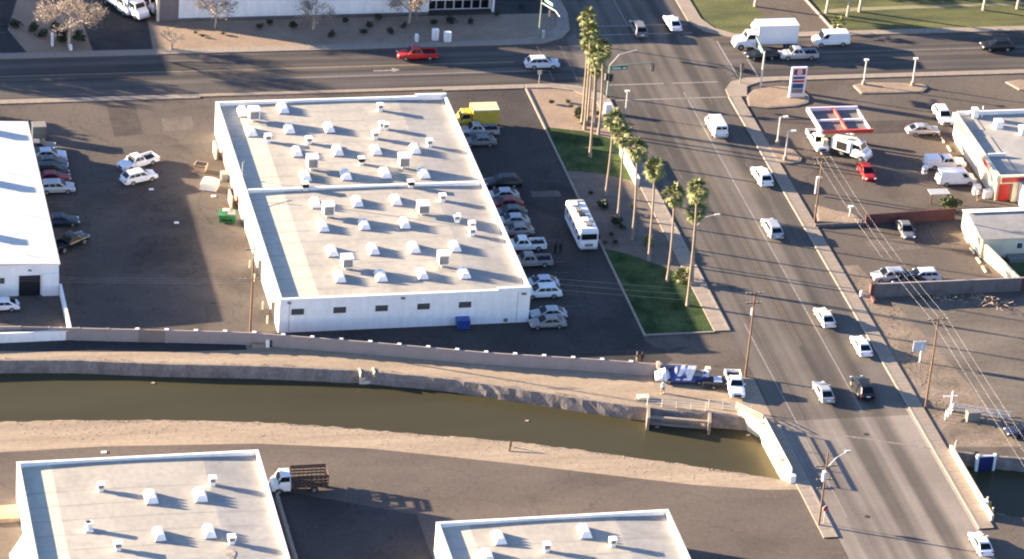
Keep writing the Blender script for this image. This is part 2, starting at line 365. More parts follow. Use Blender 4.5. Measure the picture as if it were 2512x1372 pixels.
# ---------------------------------------------------------------- sidewalks made of slabs
def slab_walk(name, x0, x1, ya, yb, step, kx=None):
    """row of concrete slabs running along Y with recessed joints"""
    base = struct(MB().box(x0+.02, x1-.02, ya, yb, 0, .10).obj(name, A['kerb']))
    me = MB().box(x0, x1, 0, step-.05, 0, .13).mesh('slab', A['concrete'])
    y = ya
    while y < yb-step*.5:
        o = link('slab', me, base, (0, y, random.uniform(-.008, .006))); y += step
    if kx:
        MB().box(kx[0], kx[1], ya, yb, 0, .15).obj('kerb', A['kerb'], base)
    return base
slab_walk('sidewalk', 23.1, 24.95, -15.6, 50.6, 2.0, (24.96, 25.24))
slab_walk('sidewalk', 23.5, 24.95, -64, -38.8, 1.8, (24.96, 25.24))
slab_walk('sidewalk', 42.9, 44.5, -64, -36, 1.8, (42.61, 42.89))
slab_walk('sidewalk', 42.9, 44.5, -36, 50, 2.0, (42.61, 42.89))
slab_walk('sidewalk', 23.3, 24.95, -112, -69, 1.8, (24.96, 25.24))
def xwalk(name, x0, x1, y0, y1, step=2.4):
    base = struct(MB().box(x0, x1, y0+.02, y1-.02, 0, .10).obj(name, A['kerb']))
    me = MB().box(0, step-.05, y0, y1, 0, .13).mesh('slab', A['concrete'])
    x = x0
    while x < x1-step*.5: link('slab', me, base, (x, 0, random.uniform(-.008, .006))); x += step
xwalk('sidewalk', -110, 13, 68.9, 70.6); xwalk('sidewalk', 1.8, 14, 54.7, 55.9); xwalk('sidewalk', -110, -33, 54.7, 55.9); xwalk('sidewalk', -33, 1.8, 55.1, 55.9)
xwalk('sidewalk', 52, 120, 54.7, 55.95); xwalk('sidewalk', 49, 120, 69.0, 70.5)
# rounded corners
struct(MB().prism([(13,68.9),(19.5,69.0),(22.7,70.6),(24.6,73.3),(25.6,79),(25.6,110),(23.8,110),(23.8,79),(22.8,74.5),(20.5,72),(17,70.7),(13,70.6)], 0, .13).obj('sidewalk', A['concrete']))
struct(MB().prism([(43.2,110),(43.2,75),(44.6,71.8),(49,69.0),(49,70.6),(46.6,72.6),(45.4,76),(45.2,110)], 0, .13).obj('sidewalk', A['concrete']))
struct(MB().prism([(24.95,50.6),(24.6,52.4),(21.5,55.0),(18.0,55.9),(14,55.9),(14,54.75),(17.4,54.6),(20.6,53.4),(23.1,50.6)], 0, .13).obj('sidewalk', A['concrete']))
struct(MB().prism([(42.65,50),(42.9,52.5),(44.3,54.8),(47,55.9),(52,55.95),(52,54.8),(48.5,54.4),(46.3,53.2),(45.4,50)], 0, .13).obj('sidewalk', A['concrete']))
# driveway apron and gravel shoulder on the west, by the canal
sheet('gravel_shoulder', [(13.7,-17.1),(24.9,-15.8),(25.1,-27.2),(19,-26.7),(12.3,-25.5),(16,-22.0)], .0062, A['asphalt'])
sheet('dirt_verge', [(44.6,-64),(44.6,0),(47,0),(49.5,-14),(52,-30),(54,-46.5),(46,-45.8),(45,-46.5)], .004, mat('pale_dirt_verge', (.17,.13,.095), .95, .3, .25, fine=.2, fscale=2, bump=.3))
sheet('dirt_lot', [(47,-10.2),(120,-10.2),(120,-67),(54,-47.6),(52,-30),(49.5,-14)], .003, mat('dusty_lot', (.115,.094,.077), .95, .25, .12, (.6,1.4,1), fine=.16, fscale=2, col2=(.15,.122,.097), spots=.2))
# landscape strip between lot and avenue
sheet('gravel_bed', [(14.0,54.7),(17.4,54.6),(20.6,53.4),(23.1,50.6),(23.1,38.0),(19,41),(14.05,42.6)], .014, A['gravel'])
sheet('lawn', [(14.05,42.6),(19,41),(23.1,38.0),(23.1,25.4),(18.5,28.3),(14.05,29.4)], .014, A['grass'])
sheet('gravel_bed', [(14.05,29.4),(18.5,28.3),(23.1,25.4),(23.1,-1.5),(20.5,2.0),(17,5.4),(14.05,7.2)], .014, A['gravel2'])
sheet('lawn', [(14.05,7.2),(17,5.4),(20.5,2.0),(23.1,-1.5),(23.1,-15.6),(14.05,-15.6)], .014, A['grass'])
k = MB(); k.box(13.75, 14.0, -15.9, 54.6, 0, .15); k.box(14.0, 23.1, -15.9, -15.66, 0, .15); struct(k.obj('kerb', A['kerb']))
# gravel in front of the store to the north
sheet('gravel_bed', [(-37.5,70.7),(17,70.72),(20.5,72.05),(22.8,74.5),(23.7,79),(23.7,79.3),(-37.0,79.9)], .014, A['gravel'])
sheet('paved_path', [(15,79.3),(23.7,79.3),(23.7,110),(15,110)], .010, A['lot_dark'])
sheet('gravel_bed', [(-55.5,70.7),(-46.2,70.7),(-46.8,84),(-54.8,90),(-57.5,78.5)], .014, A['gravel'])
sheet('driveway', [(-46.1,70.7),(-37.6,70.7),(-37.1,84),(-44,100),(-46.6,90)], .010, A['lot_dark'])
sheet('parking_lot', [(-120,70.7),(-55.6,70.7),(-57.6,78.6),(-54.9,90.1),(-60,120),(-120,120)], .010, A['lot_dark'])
# park to the north-east
sheet('park_lawn', [(45.25,110),(45.4,76),(46.6,72.7),(49,70.7),(56.5,70.7),(54.5,82),(55.5,110)], .013, A['park'])
sheet('park_lawn', [(63.5,110),(63,84),(64.5,70.6),(130,70.6),(130,110)], .013, A['park'])
struct(MB().poly([(64,76.6),(70,77.4),(90,78.0),(130,78),(130,79),(90,79),(70,78.6),(64,77.8)], .018).obj('park_path', mat('park_path_concrete', (.22,.20,.11), .9, .1, 1)))
k = MB(); k.add([(63,84,0),(63.25,84,0),(64.75,70.6,0),(64.5,70.6,0),(63,84,.2),(63.25,84,.2),(64.75,70.6,.2),(64.5,70.6,.2)], [(0,3,2,1),(4,5,6,7),(0,1,5,4),(1,2,6,5),(2,3,7,6),(3,0,4,7)])
struct(recalc(k.obj('kerb', mat('pink_kerb', (.5,.33,.27), .9))))

# ================================================================ buildings
def flat_warehouse(name, label, x0, x1, y0, y1, h, bands, split=None, para=.62, t=.28, sides='SNWE', zr=None):
    """block warehouse: four walls with parapet, coping, gently bowed roof, band colours lightened to sunward and greyed away from it"""
    b = thing(name, label, 'warehouse', ((x0+x1)/2, (y0+y1)/2, 0))
    ox, oy = (x0+x1)/2, (y0+y1)/2
    X0, X1, Y0, Y1 = x0-ox, x1-ox, y0-oy, y1-oy
    BX('wall', A['wallw'], b, X0, X1, Y0, Y0+t, 0, h-.06)
    BX('wall', A['wallw'], b, X0, X1, Y1-t, Y1, 0, h-.06)
    BX('wall', A['wallw'], b, X1-t, X1, Y0+t, Y1-t, 0, h-.06)
    BX('wall', A['wallw'], b, X0, X0+t, Y0+t, Y1-t, 0, h-.06)
    BX('coping', A['white'], b, X0-.04, X1+.04, Y0-.04, Y0+t+.04, h-.06, h)
    BX('coping', A['white'], b, X0-.04, X1+.04, Y1-t-.04, Y1+.04, h-.06, h)
    BX('coping', A['white'], b, X1-t-.04, X1+.04, Y0+t+.04, Y1-t-.04, h-.06, h)
    BX('coping', A['white'], b, X0-.04, X0+t+.04, Y0+t+.04, Y1-t-.04, h-.06, h)
    zr = h-para; ys = [Y0+t]+([s-oy for s in split] if split else [])+[Y1-t]
    W = X1-X0-2*t
    prof = [(0, 0)]; z = 0
    for f, dz, m in bands: z += dz; prof.append((f, z))
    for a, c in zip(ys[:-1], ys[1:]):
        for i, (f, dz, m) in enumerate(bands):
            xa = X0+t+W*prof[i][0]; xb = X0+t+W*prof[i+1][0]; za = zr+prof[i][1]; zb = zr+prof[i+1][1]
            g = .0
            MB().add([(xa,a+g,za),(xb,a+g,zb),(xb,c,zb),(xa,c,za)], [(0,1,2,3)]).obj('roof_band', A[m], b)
    sm = MB()
    for i in range(1, int((Y1-Y0)/3.05)):
        yy = Y0+i*3.05+random.uniform(-.1, .1)
        if split and any(abs(yy-(q-oy)) < .5 for q in split): continue
        for (fa, za), (fb, zb_) in zip(prof[:-1], prof[1:]):
            xa = X0+t+W*fa; xb = X0+t+W*fb; sm.add([(xa,yy-.05,zr+za+.012),(xb,yy-.05,zr+zb_+.012),(xb,yy+.05,zr+zb_+.012),(xa,yy+.05,zr+za+.012)], [(0,1,2,3)])
    sm.obj('roof_seams', A['roofg'], b)
    if split:
        for s in split:
            BX('dividing_parapet', A['wallw'], b, X0+t+.01, X1-t-.01, s-oy-.14, s-oy+.14, zr-.2, h-.12)
            BX('coping', A['white'], b, X0+t+.05, X1-t-.05, s-oy-.2, s-oy+.2, h-.12, h-.05)
    def zroof(x):
        f = (x-x0-t)/W
        for (fa, za), (fb, zb) in zip(prof[:-1], prof[1:]):
            if f <= fb: return zr+za+(zb-za)*(f-fa)/(fb-fa)
        return zr
    b['_z'] = 0; del b['_z']
    return b, zroof
BANDS = [(.155, .16, 'roof_sunward'), (.40, .07, 'roof'), (.60, .02, 'roof'), (.79, -.08, 'roof'), (1.0, -.20, 'roofg')]  # west band lightened, east band greyed: sun on the slopes put into colour
H = 4.85
main, zmain = flat_warehouse('warehouse', 'long white flat-roofed warehouse in the middle, its roof crossed by a dividing parapet', -32.5, -.3, -11.1, 44.0, H, BANDS, split=[18.3])
def M_(x, y): return x-(-16.4), y-16.45
# stepped parapet corners at the east end
for yy in (-11.1, 43.72):
    x, y = M_(-4.6, yy); BX('raised_parapet', A['wallw'], main, x, x+4.30, y+.005, y+.275, H+.001, H+.22); BX('coping', A['white'], main, x-.04, x+4.34, y-.04, y+.32, H+.221, H+.28)
# south wall windows
def window(parent, x, y, z, w_, h_, horiz=True, d=.06):
    f = BX('window', A['white'], parent, x-w_/2-.08, x+w_/2+.08, y-d, y+.01, z-.08, z+h_+.08)
    pane = MB().box(x-w_/2, x+w_/2, y-d-.012, y-d+.004, z, z+h_).obj('pane', A['glass'], f)
    s = MB()
    for i in range(4): s.box(x-w_/2+.05, x+w_/2-.05, y-d-.05, y-d-.014, z+.10+i*h_*.23, z+.16+i*h_*.23)
    s.obj('louvre', A['louvre'], f)
for px, py in ((730,762),(833,757.5),(936,753.5),(1039,749.5),(1141,746)):
    p = at(px, py, 3.1)
    x, y = M_(xy(px, py, 3.1)[0], -11.1); window(main, x, y, 2.55, 1.6, .85)
x, y = M_(-31.3, -11.1); BX('wall_lamp', A['louvre'], main, x-.2, x+.2, y-.3, y-.005, 4.25, 4.45)
x, y = M_(-16.8, -11.1); BX('wall_lamp', A['louvre'], main, x-.25, x+.25, y-.3, y-.005, 4.25, 4.45)
x, y = M_(-1.2, -11.1); BX('wall_lamp', A['louvre'], main, x-.3, x+.3, y-.3, y-.005, 4.15, 4.35)
x, y = M_(-3.3, -11.1); BX('wall_vent', A['louvre'], main, x-.25, x+.25, y-.16, y-.005, .25, .7)
for xx in (-31.2, -1.9):
    x, y = M_(xx, -11.1); BX('pilaster_line', A['canalwall'], main, x-.03, x+.03, y-.02, y-.004, .1, 4.5)
# west wall roll-up doors, awnings, guard posts
for i, yy in enumerate((-6.8, 4.0, 12.6, 24.0, 34.5)):
    x, y = M_(-32.5, yy)
    BX('door', A['dark'] if i < 2 else A['tan'], main, x-.03, x-.004, y-1.5, y+1.5, .02, 3.0)
    BX('door_hood', A['cream'], main, x-.55, x-.035, y-1.8, y+1.8, 3.05, 3.2)
for yy in (-8.6, -5.0, 2.2, 5.8):
    x, y = M_(-33.5, yy); MB().tube([(x,y,0),(x,y,1.1)], .09, 8).obj('guard_post', A['cream'], main)
# roof mast with weather head on the west parapet
m_ = thing('conduit_mast', 'thin grey conduit mast with bent head rising at the middle warehouse west parapet', 'mast', (*xy(594,440,4.3),4.25))
MB().tube([(0,0,0),(0,0,2.5),(.1,0,2.7),(.25,0,2.6)], .07, 8).obj('pipe', A['metal'], m_)
BX('junction_box', A['metal'], m_, -.25,.25,-.2,.2,0,.5); MB().tube([(-.4,.1,.6),(.5,.1,.6)], .05, 6).obj('bracket', A['metal'], m_)

BAND2 = [(.13, .15, 'roof_sunward'), (.33, .08, 'roof'), (.52, .02, 'roof'), (.77, -.06, 'roof'), (1.0, -.19, 'roofg')]  # same sunlit and shaded tones put into the band colours
bl, zbl = flat_warehouse('warehouse', 'white flat-roofed warehouse cut by the bottom left of the photo, south of the canal', -68.7, -40.7, -110, -46.0, 4.85, BAND2)
brw, zbr = flat_warehouse('warehouse', 'white flat-roofed warehouse peeking in at the bottom middle', -22.9, 4.35, -120, -63.35, 4.85, BAND2)
# awning and shed wall on the west side of the lower left warehouse
tag(recalc(MB().add([(-70.6,-66,.2),(-68.78,-66,3.6),(-68.78,-58,3.6),(-70.6,-58,.2),(-70.7,-66,.15),(-68.78,-66,3.4),(-68.78,-58,3.4),(-70.7,-58,.15)], [(0,1,2,3),(4,7,6,5),(0,4,5,1),(3,2,6,7),(0,3,7,4),(1,5,6,2)]).obj('awning', A['cream'])), 'cream sloping awning against the west wall of the lower left warehouse', 'awning')
tag(BX('loading_ramp', A['dirt'], None, -73, -68.8, -51.2, -48.3, 0, .55), 'tan raised slab beside the north-west corner of the lower left warehouse', 'ramp')
# thin low wall beside the lower left warehouse
lw = thing('low_wall', 'thin grey low wall running along the east side of the lower left warehouse', 'wall', (-38.9,-51,0))
MB().box(-.1,.1,-24,1.2,0,1.1).obj('wall', A['canalwall'], lw); BX('coping', A['concrete'], lw, -.16,.16,-24.02,1.24,1.1,1.18)
for yy in (-6,-12,-18): BX('post', A['concrete'], lw, -.2,.2,yy-.2,yy+.2,1.18,1.3)

# left warehouse with yard
lb = thing('warehouse', 'bright white warehouse on the left edge with a dark doorway and a walled yard', 'warehouse', (-70,20,0))
BX('wall', A['wallw'], lb, -12, 11.3, -19.0, -18.7, 0, 4.45); BX('wall', A['wallw'], lb, 11.0, 11.3, -18.7, 20.2, 0, 4.45); BX('wall', A['wallw'], lb, -12, 11.3, 20.2, 20.5, 0, 4.45)
BX('wall', A['wallw'], lb, -12, -11.7, -18.7, 20.2, 0, 4.45)
MB().add([(-12.1,-19.1,4.46),(11.4,-19.1,4.46),(11.4,20.6,4.46),(-12.1,20.6,4.46),(0,-19.1,4.95),(0,20.6,4.95)], [(0,4,5,3),(4,1,2,5),(0,1,4),(2,3,5)]).obj('roof', A['roofw'], lb)
BX('eave', A['white'], lb, 11.31, 11.45, -19.1, 20.6, 4.30, 4.455)
p = at(73, 705, 1.3); dx = p.x+70
BX('door', A['dark'], lb, dx-1.35, dx+1.35, -19.04, -19.003, .02, 2.9)
BX('annexe', A['wallw'], lb, dx+1.6, 11.29, -19.35, -19.01, 0, 3.2)
window(lb, at(0,688,2)[0]+70, -19.0, 1.9, 1.0, .8)
BX('wall_lamp', A['louvre'], lb, dx-.2, dx+.2, -19.25, -19.004, 3.6, 3.75)
yard = thing('yard_wall', 'low white wall round the dark yard of the left warehouse', 'wall', (-58.6,-4,0))
MB().box(0,.22,-6.6,4.9,0,1.5).obj('wall', A['wallw'], yard); MB().box(-20,-.0,-6.6,-6.38,0,1.3).obj('wall', A['wallw'], yard)
BX('coping', A['white'], yard, -.05,.27,-6.65,4.9,1.5,1.56); BX('coping', A['white'], yard, -20,-.06,-6.65,-6.33,1.3,1.36); BX('gate_post', A['white'], yard, -1.2,-.9,-6.1,-5.8,0,1.5)
# small pipes on its roof
for px, py in ((22,424),(47,523),(67,625)):
    p = at(px, py, 4.7)
    tag(MB().tube([(p.x,p.y,4.5),(p.x,p.y,5.25)], .06, 6).obj('vent_pipe', A['metal']), 'short thin vent pipe on the left warehouse roof, %s of the three' % {22:'northmost',47:'middle',67:'southmost'}[px], 'vent pipe', 'vent pipes on the left roof')

# store north of the road
st = thing('store', 'pale windowless store with a red-lettered shop front, cut by the top of the photo', 'store', (-14,79.9,0))
BX('wall', A['wallw'], st, -18.6, 18.6, 0, .3, 0, 6.1); BX('roof', A['roofg'], st, -18.6, 18.6, .31, 34, 5.5, 5.7)
BX('wall', A['wallw'], st, -18.6, -18.3, .31, 34, 0, 6.1); BX('wall', A['wallw'], st, 28.3, 28.6, .31, 34, 0, 6.1)
BX('wall', A['wallw'], st, 18.61, 28.29, 1.6, 1.9, 0, 3.0); BX('fascia', A['white'], st, 18.61, 28.7, -.5, .0, 2.5, 3.9); BX('roof', A['roofg'], st, 18.61, 28.29, .02, 34, 5.5, 5.7); BX('wall', A['wallw'], st, 18.61, 28.29, .02, .3, 3.0, 6.1)
BX('base_band', A['greyblock'], st, -18.6, 18.6, -.05, -.004, 0, .45)
for i in range(7):
    f = BX('window', A['metal'], st, 18.75+i*1.34, 19.97+i*1.34, 1.52, 1.595, .15, 2.45)
    BX('pane', A['glass'] if i > 2 else A['dark'], f, 18.83+i*1.34, 19.89+i*1.34, 1.50, 1.518, .22, 2.38)
sg = BX('sign_letters', A['red'], st, 21.6, 23.0, -.56, -.502, 2.85, 3.35)
for i in range(5): BX('sign_letter', A['red'], st, 23.02+i*.44, 23.36+i*.44, -.56, -.502, 2.9, 3.5)
tower = thing('store_tower', 'tall grey-brown entrance tower at the west end of the pale store', 'tower', (-34.2,83.2,0))
BX('wall', mat('taupe_stucco', (.20,.165,.16), .9, .1, .5), tower, -1.55, 1.55, -3.2, 4.2, 0, 12.2); BX('painted_sun_edge', A['cream'], tower, -1.62, -1.2, -3.3, -3.205, 0, 12.2); BX('cap', A['cream'], tower, -1.7, 1.7, -3.35, 4.3, 12.201, 12.4)  # cream strip paints the sunlit west edge of the tower
# off to the west, a big box that throws its shade over the parking lot
bb = thing('big_box_store', 'tall tan box store west of the photo, only its long shade reaches the lot', 'store', (-95,98.3,0))
BX('wall', A['tan'], bb, -20, 22, -20, 20, 0, 8.0); BX('roof', A['roofg'], bb, -20.2, 22.2, -20.2, 20.2, 8.001, 8.3); BX('door', A['dark'], bb, -3, 3, -20.05, -20.004, 0, 3)

# gas station shop (right edge)
gs = thing('shop', 'shop with pale flat roof and red and cream fascia at the right edge', 'shop', (71,16,0))
BX('wall', A['cream'], gs, .6, 22, .3, 19.0, 0, 3.1)
BX('roof', A['roofg'], gs, .95, 24, .35, 19.2, 3.35, 3.5)
BX('roof_panel', A['roof'], gs, .95, 3.4, 14.6, 18.9, 3.501, 3.56); BX('roof_panel', A['roof'], gs, .95, 3.6, 7.4, 12.6, 3.501, 3.56); BX('roof_panel', A['roof'], gs, .95, 3.8, .4, 5.6, 3.501, 3.56)
BX('fascia', A['cream'], gs, .3, .9, .0, 19.4, 2.9, 4.0)
for ya, yb in ((12.9,17.2),(3.0,6.8)): BX('red_band', A['redpale'], gs, .26, .298, ya, yb, 3.1, 3.85)
BX('fascia', A['cream'], gs, .9, 4.6, -.3, .28, 2.9, 4.0); BX('red_band', A['red'], gs, 1.0, 4.3, -.34, -.302, 3.1, 3.8)
BX('parapet', A['white'], gs, .95, 24, 19.21, 19.5, 3.3, 4.1); BX('pillar', A['cream'], gs, 2.8, 3.6, -.2, .25, 0, 2.89); BX('red_panel', A['red'], gs, 1.0, 2.6, .12, .28, .1, 2.6)
BX('wall', A['wallw'], gs, 3.7, 22, -2.9, .27, 0, 3.2); BX('roof', A['roofg'], gs, 3.6, 22.1, -3.0, .3, 3.21, 3.33)
BX('rooftop_unit', A['white'], gs, 5.2, 6.3, 14.8, 16, 3.5, 4.6); BX('rooftop_unit', A['white'], gs, 8.2, 10, 12.6, 14, 3.5, 4.5); BX('rooftop_unit', A['white'], gs, 10.6, 12.4, 12.4, 13.8, 3.5, 4.6)
BX('sign_panel', A['white'], gs, 1.3, 3.8, 6.5, 6.7, 3.56, 4.0)
MB().tube([(4.4,18.6,3.5),(4.4,18.6,5.2)], .08, 6).obj('vent_pipe', A['white'], gs); BX('rooftop_unit', A['white'], gs, 2.9, 3.7, 18.1, 19.1, 3.6, 4.9)

# canopy
ca = thing('fuel_canopy', 'red and white fuel canopy frame with dark open bays over the pumps', 'canopy', (54.0,33.8,0))
z0, z1 = 3.9, 4.45
BX('fascia', A['pinkw'], ca, -3.75, -3.45, -3.6, 3.7, z0, z1); BX('fascia', A['redpale'], ca, -3.45, 3.9, -3.6, -3.35, z0, z1)
BX('red_band', A['red'], ca, .6, 3.85, -3.64, -3.602, z0+.05, z1-.12)
BX('fascia', A['pinkw'], ca, -3.44, 3.7, 3.45, 3.7, z0, z1); BX('beam', A['redpale'], ca, .0, .3, -3.34, 3.44, z0+.1, z1-.1); BX('beam', A['white'], ca, -3.44, -.01, -.1, .15, z0+.12, z1-.15); BX('beam', A['white'], ca, .31, 3.6, -.1, .15, z0+.12, z1-.15); BX('fascia', A['pinkw'], ca, 3.5, 3.7, -3.34, 3.44, z0, z1-.2)
BX('bay_roof', A['greyblock'], ca, -3.44, 3.49, -3.34, 3.44, z0-.1, z0+.02)
for x in (-2.2, 2.2):
    BX('column', A['white'], ca, x-.2, x+.2, -.2, .2, 0, z0-.1)
    BX('pump', A['cream'], ca, x-.35, x+.35, -1.6, -.9, 0, 1.9); BX('pump', A['cream'], ca, x-.35, x+.35, .9, 1.6, 0, 1.9)
BX('pump_island', A['concrete'], ca, -2.8, -1.6, -2.4, 2.4, 0, .15); BX('pump_island', A['concrete'], ca, 1.6, 2.8, -2.4, 2.4, 0, .15)

# price sign
p = at(1953, 240)
ps = thing('price_sign', 'tall white gas price sign with a ringed logo over blue and red panels', 'sign', (p.x, p.y, 0))
BX('frame', A['pinkw'], ps, -1.15, 1.15, -.18, .18, .3, 4.9)
BX('logo_panel', mat('deep_red_panel', (.22,.02,.035), .6), ps, -.85, .9, -.22, -.182, 3.75, 4.65)
ring = MB()
for i in range(20):
    a0, a1 = 2*math.pi*i/20, 2*math.pi*(i+1)/20
    ring.add([(.02+math.cos(a)*r_, -.235, 4.2+math.sin(a)*r_) for a, r_ in ((a0,.20),(a0,.38),(a1,.38),(a1,.20))], [(0,1,2,3)])
ring.obj('logo_ring', A['pinkw'], ps); BX('logo_bar', A['pinkw'], ps, -.12,.16,-.24,-.222,4.15,4.25)
BX('price_panel', A['navy'], ps, -.85,.85,-.22,-.182,3.1,3.45); BX('price_panel', A['red'], ps, -.3,.85,-.22,-.182,2.55,2.9); BX('price_panel', mat('magenta_panel', (.35,.015,.10), .6), ps, -.85,-.31,-.22,-.182,2.55,2.9)
BX('price_panel', mat('blue_panel', (.012,.06,.20), .6), ps, -.85,.8,-.22,-.182,1.6,2.35); BX('price_panel', A['louvre'], ps, -.85,.8,-.22,-.182,.85,1.5)
BX('foot', A['cream'], ps, -1.25, 1.25, -.35, .35, 0, .3)

# house at right edge
hs = thing('house', 'low white gabled house at the right edge with a bright sunlit end wall', 'house', (64.3,0,0))
BX('wall', A['cream'], hs, 0, 18, .5, 8.6, 0, 2.9)
MB().add([(-.3,.3,2.95),(18.3,.3,2.95),(18.3,8.8,2.95),(-.3,8.8,2.95),(-.3,7.0,3.75),(18.3,7.0,3.75)], [(0,1,5,4),(4,5,2,3),(0,4,3),(1,2,5),(0,3,2,1)]).obj('roof', A['roofg'], hs)
BX('painted_sun_strip', A['white'], hs, -.28, 18.2, 6.2, 7.2, 3.78, 3.83)  # white strip along the ridge paints the sunlit north slope
for x in (5.3, 7.3, 9.4): window(hs, x, .5, 1.3, .75, .8)
BX('porch', A['louvre'], hs, 3.6, 18, -1.2, .45, 0, .5); BX('end_wall', A['cream'], hs, -.06, -.004, .5, 8.6, 0, 2.9)
sw = thing('garden_wall', 'sunlit cream garden wall running south from the white house', 'wall', (64.6,0,0))
MB().add([(0,.4,0),(.3,.4,0),(2.6,-8.4,0),(2.3,-8.4,0),(0,.4,2.2),(.3,.4,2.2),(2.6,-8.4,1.4),(2.3,-8.4,1.4)], [(0,3,2,1),(4,5,6,7),(0,1,5,4),(1,2,6,5),(2,3,7,6),(3,0,4,7)]).obj('wall', A['cream'], sw)
recalc(sw.children[0])
sheet('dark_lawn', [(67.2,-8.3),(65.2,-.5),(66,0),(90,0),(90,-8.3)], .006, A['grass'])
for i,(px,py) in enumerate(((2372,590),(2385,617),(2400,640),(2414,662))):
    p = at(px, py); tag(MB().box(p.x-.12,p.x+.12,p.y-.8,p.y+.8,.0,.16).obj('wheel_stop', A['cream']), 'cream parking stop beside the sunlit house wall, %s from the north' % ORD2[i], 'parking stop', 'parking stops by the house')
    if i < 4:
        pass

# red block wall and its white post line
rw = thing('block_wall', 'dark red block wall between the gas station and the house lot', 'wall', (51.2,10.6,0))
MB().add([(0,0,0),(13,0.8,0),(13,1.05,0),(0,.25,0),(0,0,1.7),(13,.8,1.7),(13,1.05,1.7),(0,.25,1.7)], [(0,3,2,1),(4,5,6,7),(0,1,5,4),(1,2,6,5),(2,3,7,6),(3,0,4,7)]).obj('wall', A['maroon'], rw)
MB().box(-7.0,-.05,.1,.3,0,.45).obj('low_kerb_wall', A['greyblock'], rw)
gw = thing('block_wall', 'long grey block wall with a brown pier at its west end', 'wall', (46.4,-8.7,0))
for i in range(9):
    BX('wall_panel', A['greyblock'] if i != 6 else A['maroon'], gw, i*3.4+.02, i*3.4+3.38, 0, .2, 0, 1.95-.0*i); BX('coping', A['canalwall'], gw, i*3.4, i*3.4+3.4, -.04, .24, 1.951, 2.02)
BX('pier', A['maroon'], gw, -.5, -.01, -.25, .35, 0, 2.1)
BX('low_wall', A['maroon'], gw, -.4, -.1, -1.6, -.26, 0, .5)

# canal block wall with posts, panel by panel
cw = thing('canal_wall', 'pale painted block wall with capped posts following the canal path', 'wall', (0,0,0))
pts = [(-90,-9.0),(-67.1,-9.4),(-55.4,-11.0),(-37.1,-13.5),(-22.3,-17.2),(-7.6,-21.2),(0,-22.8),(7.4,-24.4),(12.3,-25.7),(20.3,-26.9)]
acc = []; step = 3.62
for a, b in zip(pts[:-1], pts[1:]):
    L_ = math.hypot(b[0]-a[0], b[1]-a[1]); acc.append((a, b, L_))
def along(s):
    for a, b, L_ in acc:
        if s <= L_: return (a[0]+(b[0]-a[0])*s/L_, a[1]+(b[1]-a[1])*s/L_)
        s -= L_
    return pts[-1]
tot = sum(q[2] for q in acc); nseg = int(tot/step)
mev = {}
for i in range(nseg):
    a = along(i*step); b = along((i+1)*step); ang = math.atan2(b[1]-a[1], b[0]-a[0]); L_ = math.hypot(b[0]-a[0], b[1]-a[1])
    mid = (a[0]+b[0])/2
    m = A['patch'] if (-66 < mid < -61.5 or -49.0 < mid < -45.8) else A['canalwall']
    me = MB().box(.16, L_-.16, -.1, .1, 0, 1.75).mesh('wall_panel', m)
    link('wall_panel', me, cw, (a[0], a[1], 0), ang)
    if 'post' not in mev:
        mev['post'] = MB().box(-.155,.155,-.15,.15,0,1.8).mesh('post', A['canalwall']); mev['cap'] = MB().box(-.24,.24,-.18,.18,1.8,1.90).mesh('cap', A['white'])
    po = link('post', mev['post'], cw, (a[0], a[1], 0), ang)
    if -53 < a[0]: link('cap', mev['cap'], po, (0,0,0))

# low white wall along the avenue sidewalk
lw2 = thing('low_wall', 'low cream sign wall catching the sun beside the avenue sidewalk palms', 'wall', (22.75,24,0))
MB().box(-.2,.2,-.0,9.6,0,1.25).obj('wall', A['cream'], lw2); BX('coping', A['white'], lw2, -.26,.26,-.05,9.65,1.25,1.33)
p = at(1490, 278)
ub = thing('utility_cabinet', 'white utility cabinet shining in the sun at the corner gravel bed', 'cabinet', (p.x, p.y, 0)); BX('cabinet', A['white'], ub, -.45,.45,-.35,.35,0,1.5); BX('plinth', A['concrete'], ub, -.6,.6,-.5,.5,0,.12)

# ================================================================ roof equipment
def make_skylight():
    t = thing('skylight', 'x', 'skylight')
    BX('curb', A['canalwall'], t, -.72,.72,-1.22,1.22,-.15,.14)
    for i in range(4):
        y = -1.2+i*.6
        MB().add([(-.70,y,.14),(.70,y,.14),(.70,y+.58,.14),(-.70,y+.58,.14),(-.34,y+.29,.80),(.34,y+.29,.80)], [(0,1,5,4),(1,2,5),(2,3,4,5),(3,0,4),(0,3,2,1)]).obj('dome', A['white'], t)
    return t
def make_ac(s=1.0):
    t = thing('evaporative_cooler', 'x', 'cooler unit')
    w_ = .72*s
    for sx in (-1,1):
        for sy in (-1,1): BX('leg', A['louvre'], t, sx*w_*.8-.04, sx*w_*.8+.04, sy*w_*.8-.04, sy*w_*.8+.04, -.15, .55)
    b = BX('housing', A['white'], t, -w_, w_, -w_, w_, .55, .50+1.45*s)
    MB().box(-w_*.82, w_*.82, -w_-.02, -w_-.002, .68, .42+1.35*s).obj('louvre_panel', A['louvre'], t)
    sl = MB()
    for i in range(6): sl.box(-w_*.82, w_*.82, -w_-.05, -w_-.022, .76+i*.18*s, .79+i*.18*s)
    sl.obj('slats', A['metal'], t)
    BX('lid', A['white'], t, -w_-.05, w_+.05, -w_-.05, w_+.05, .50+1.45*s, .58+1.45*s)
    BX('duct', A['metal'], t, -.25,.25,-.25,.25,-.1,.55)
    return t
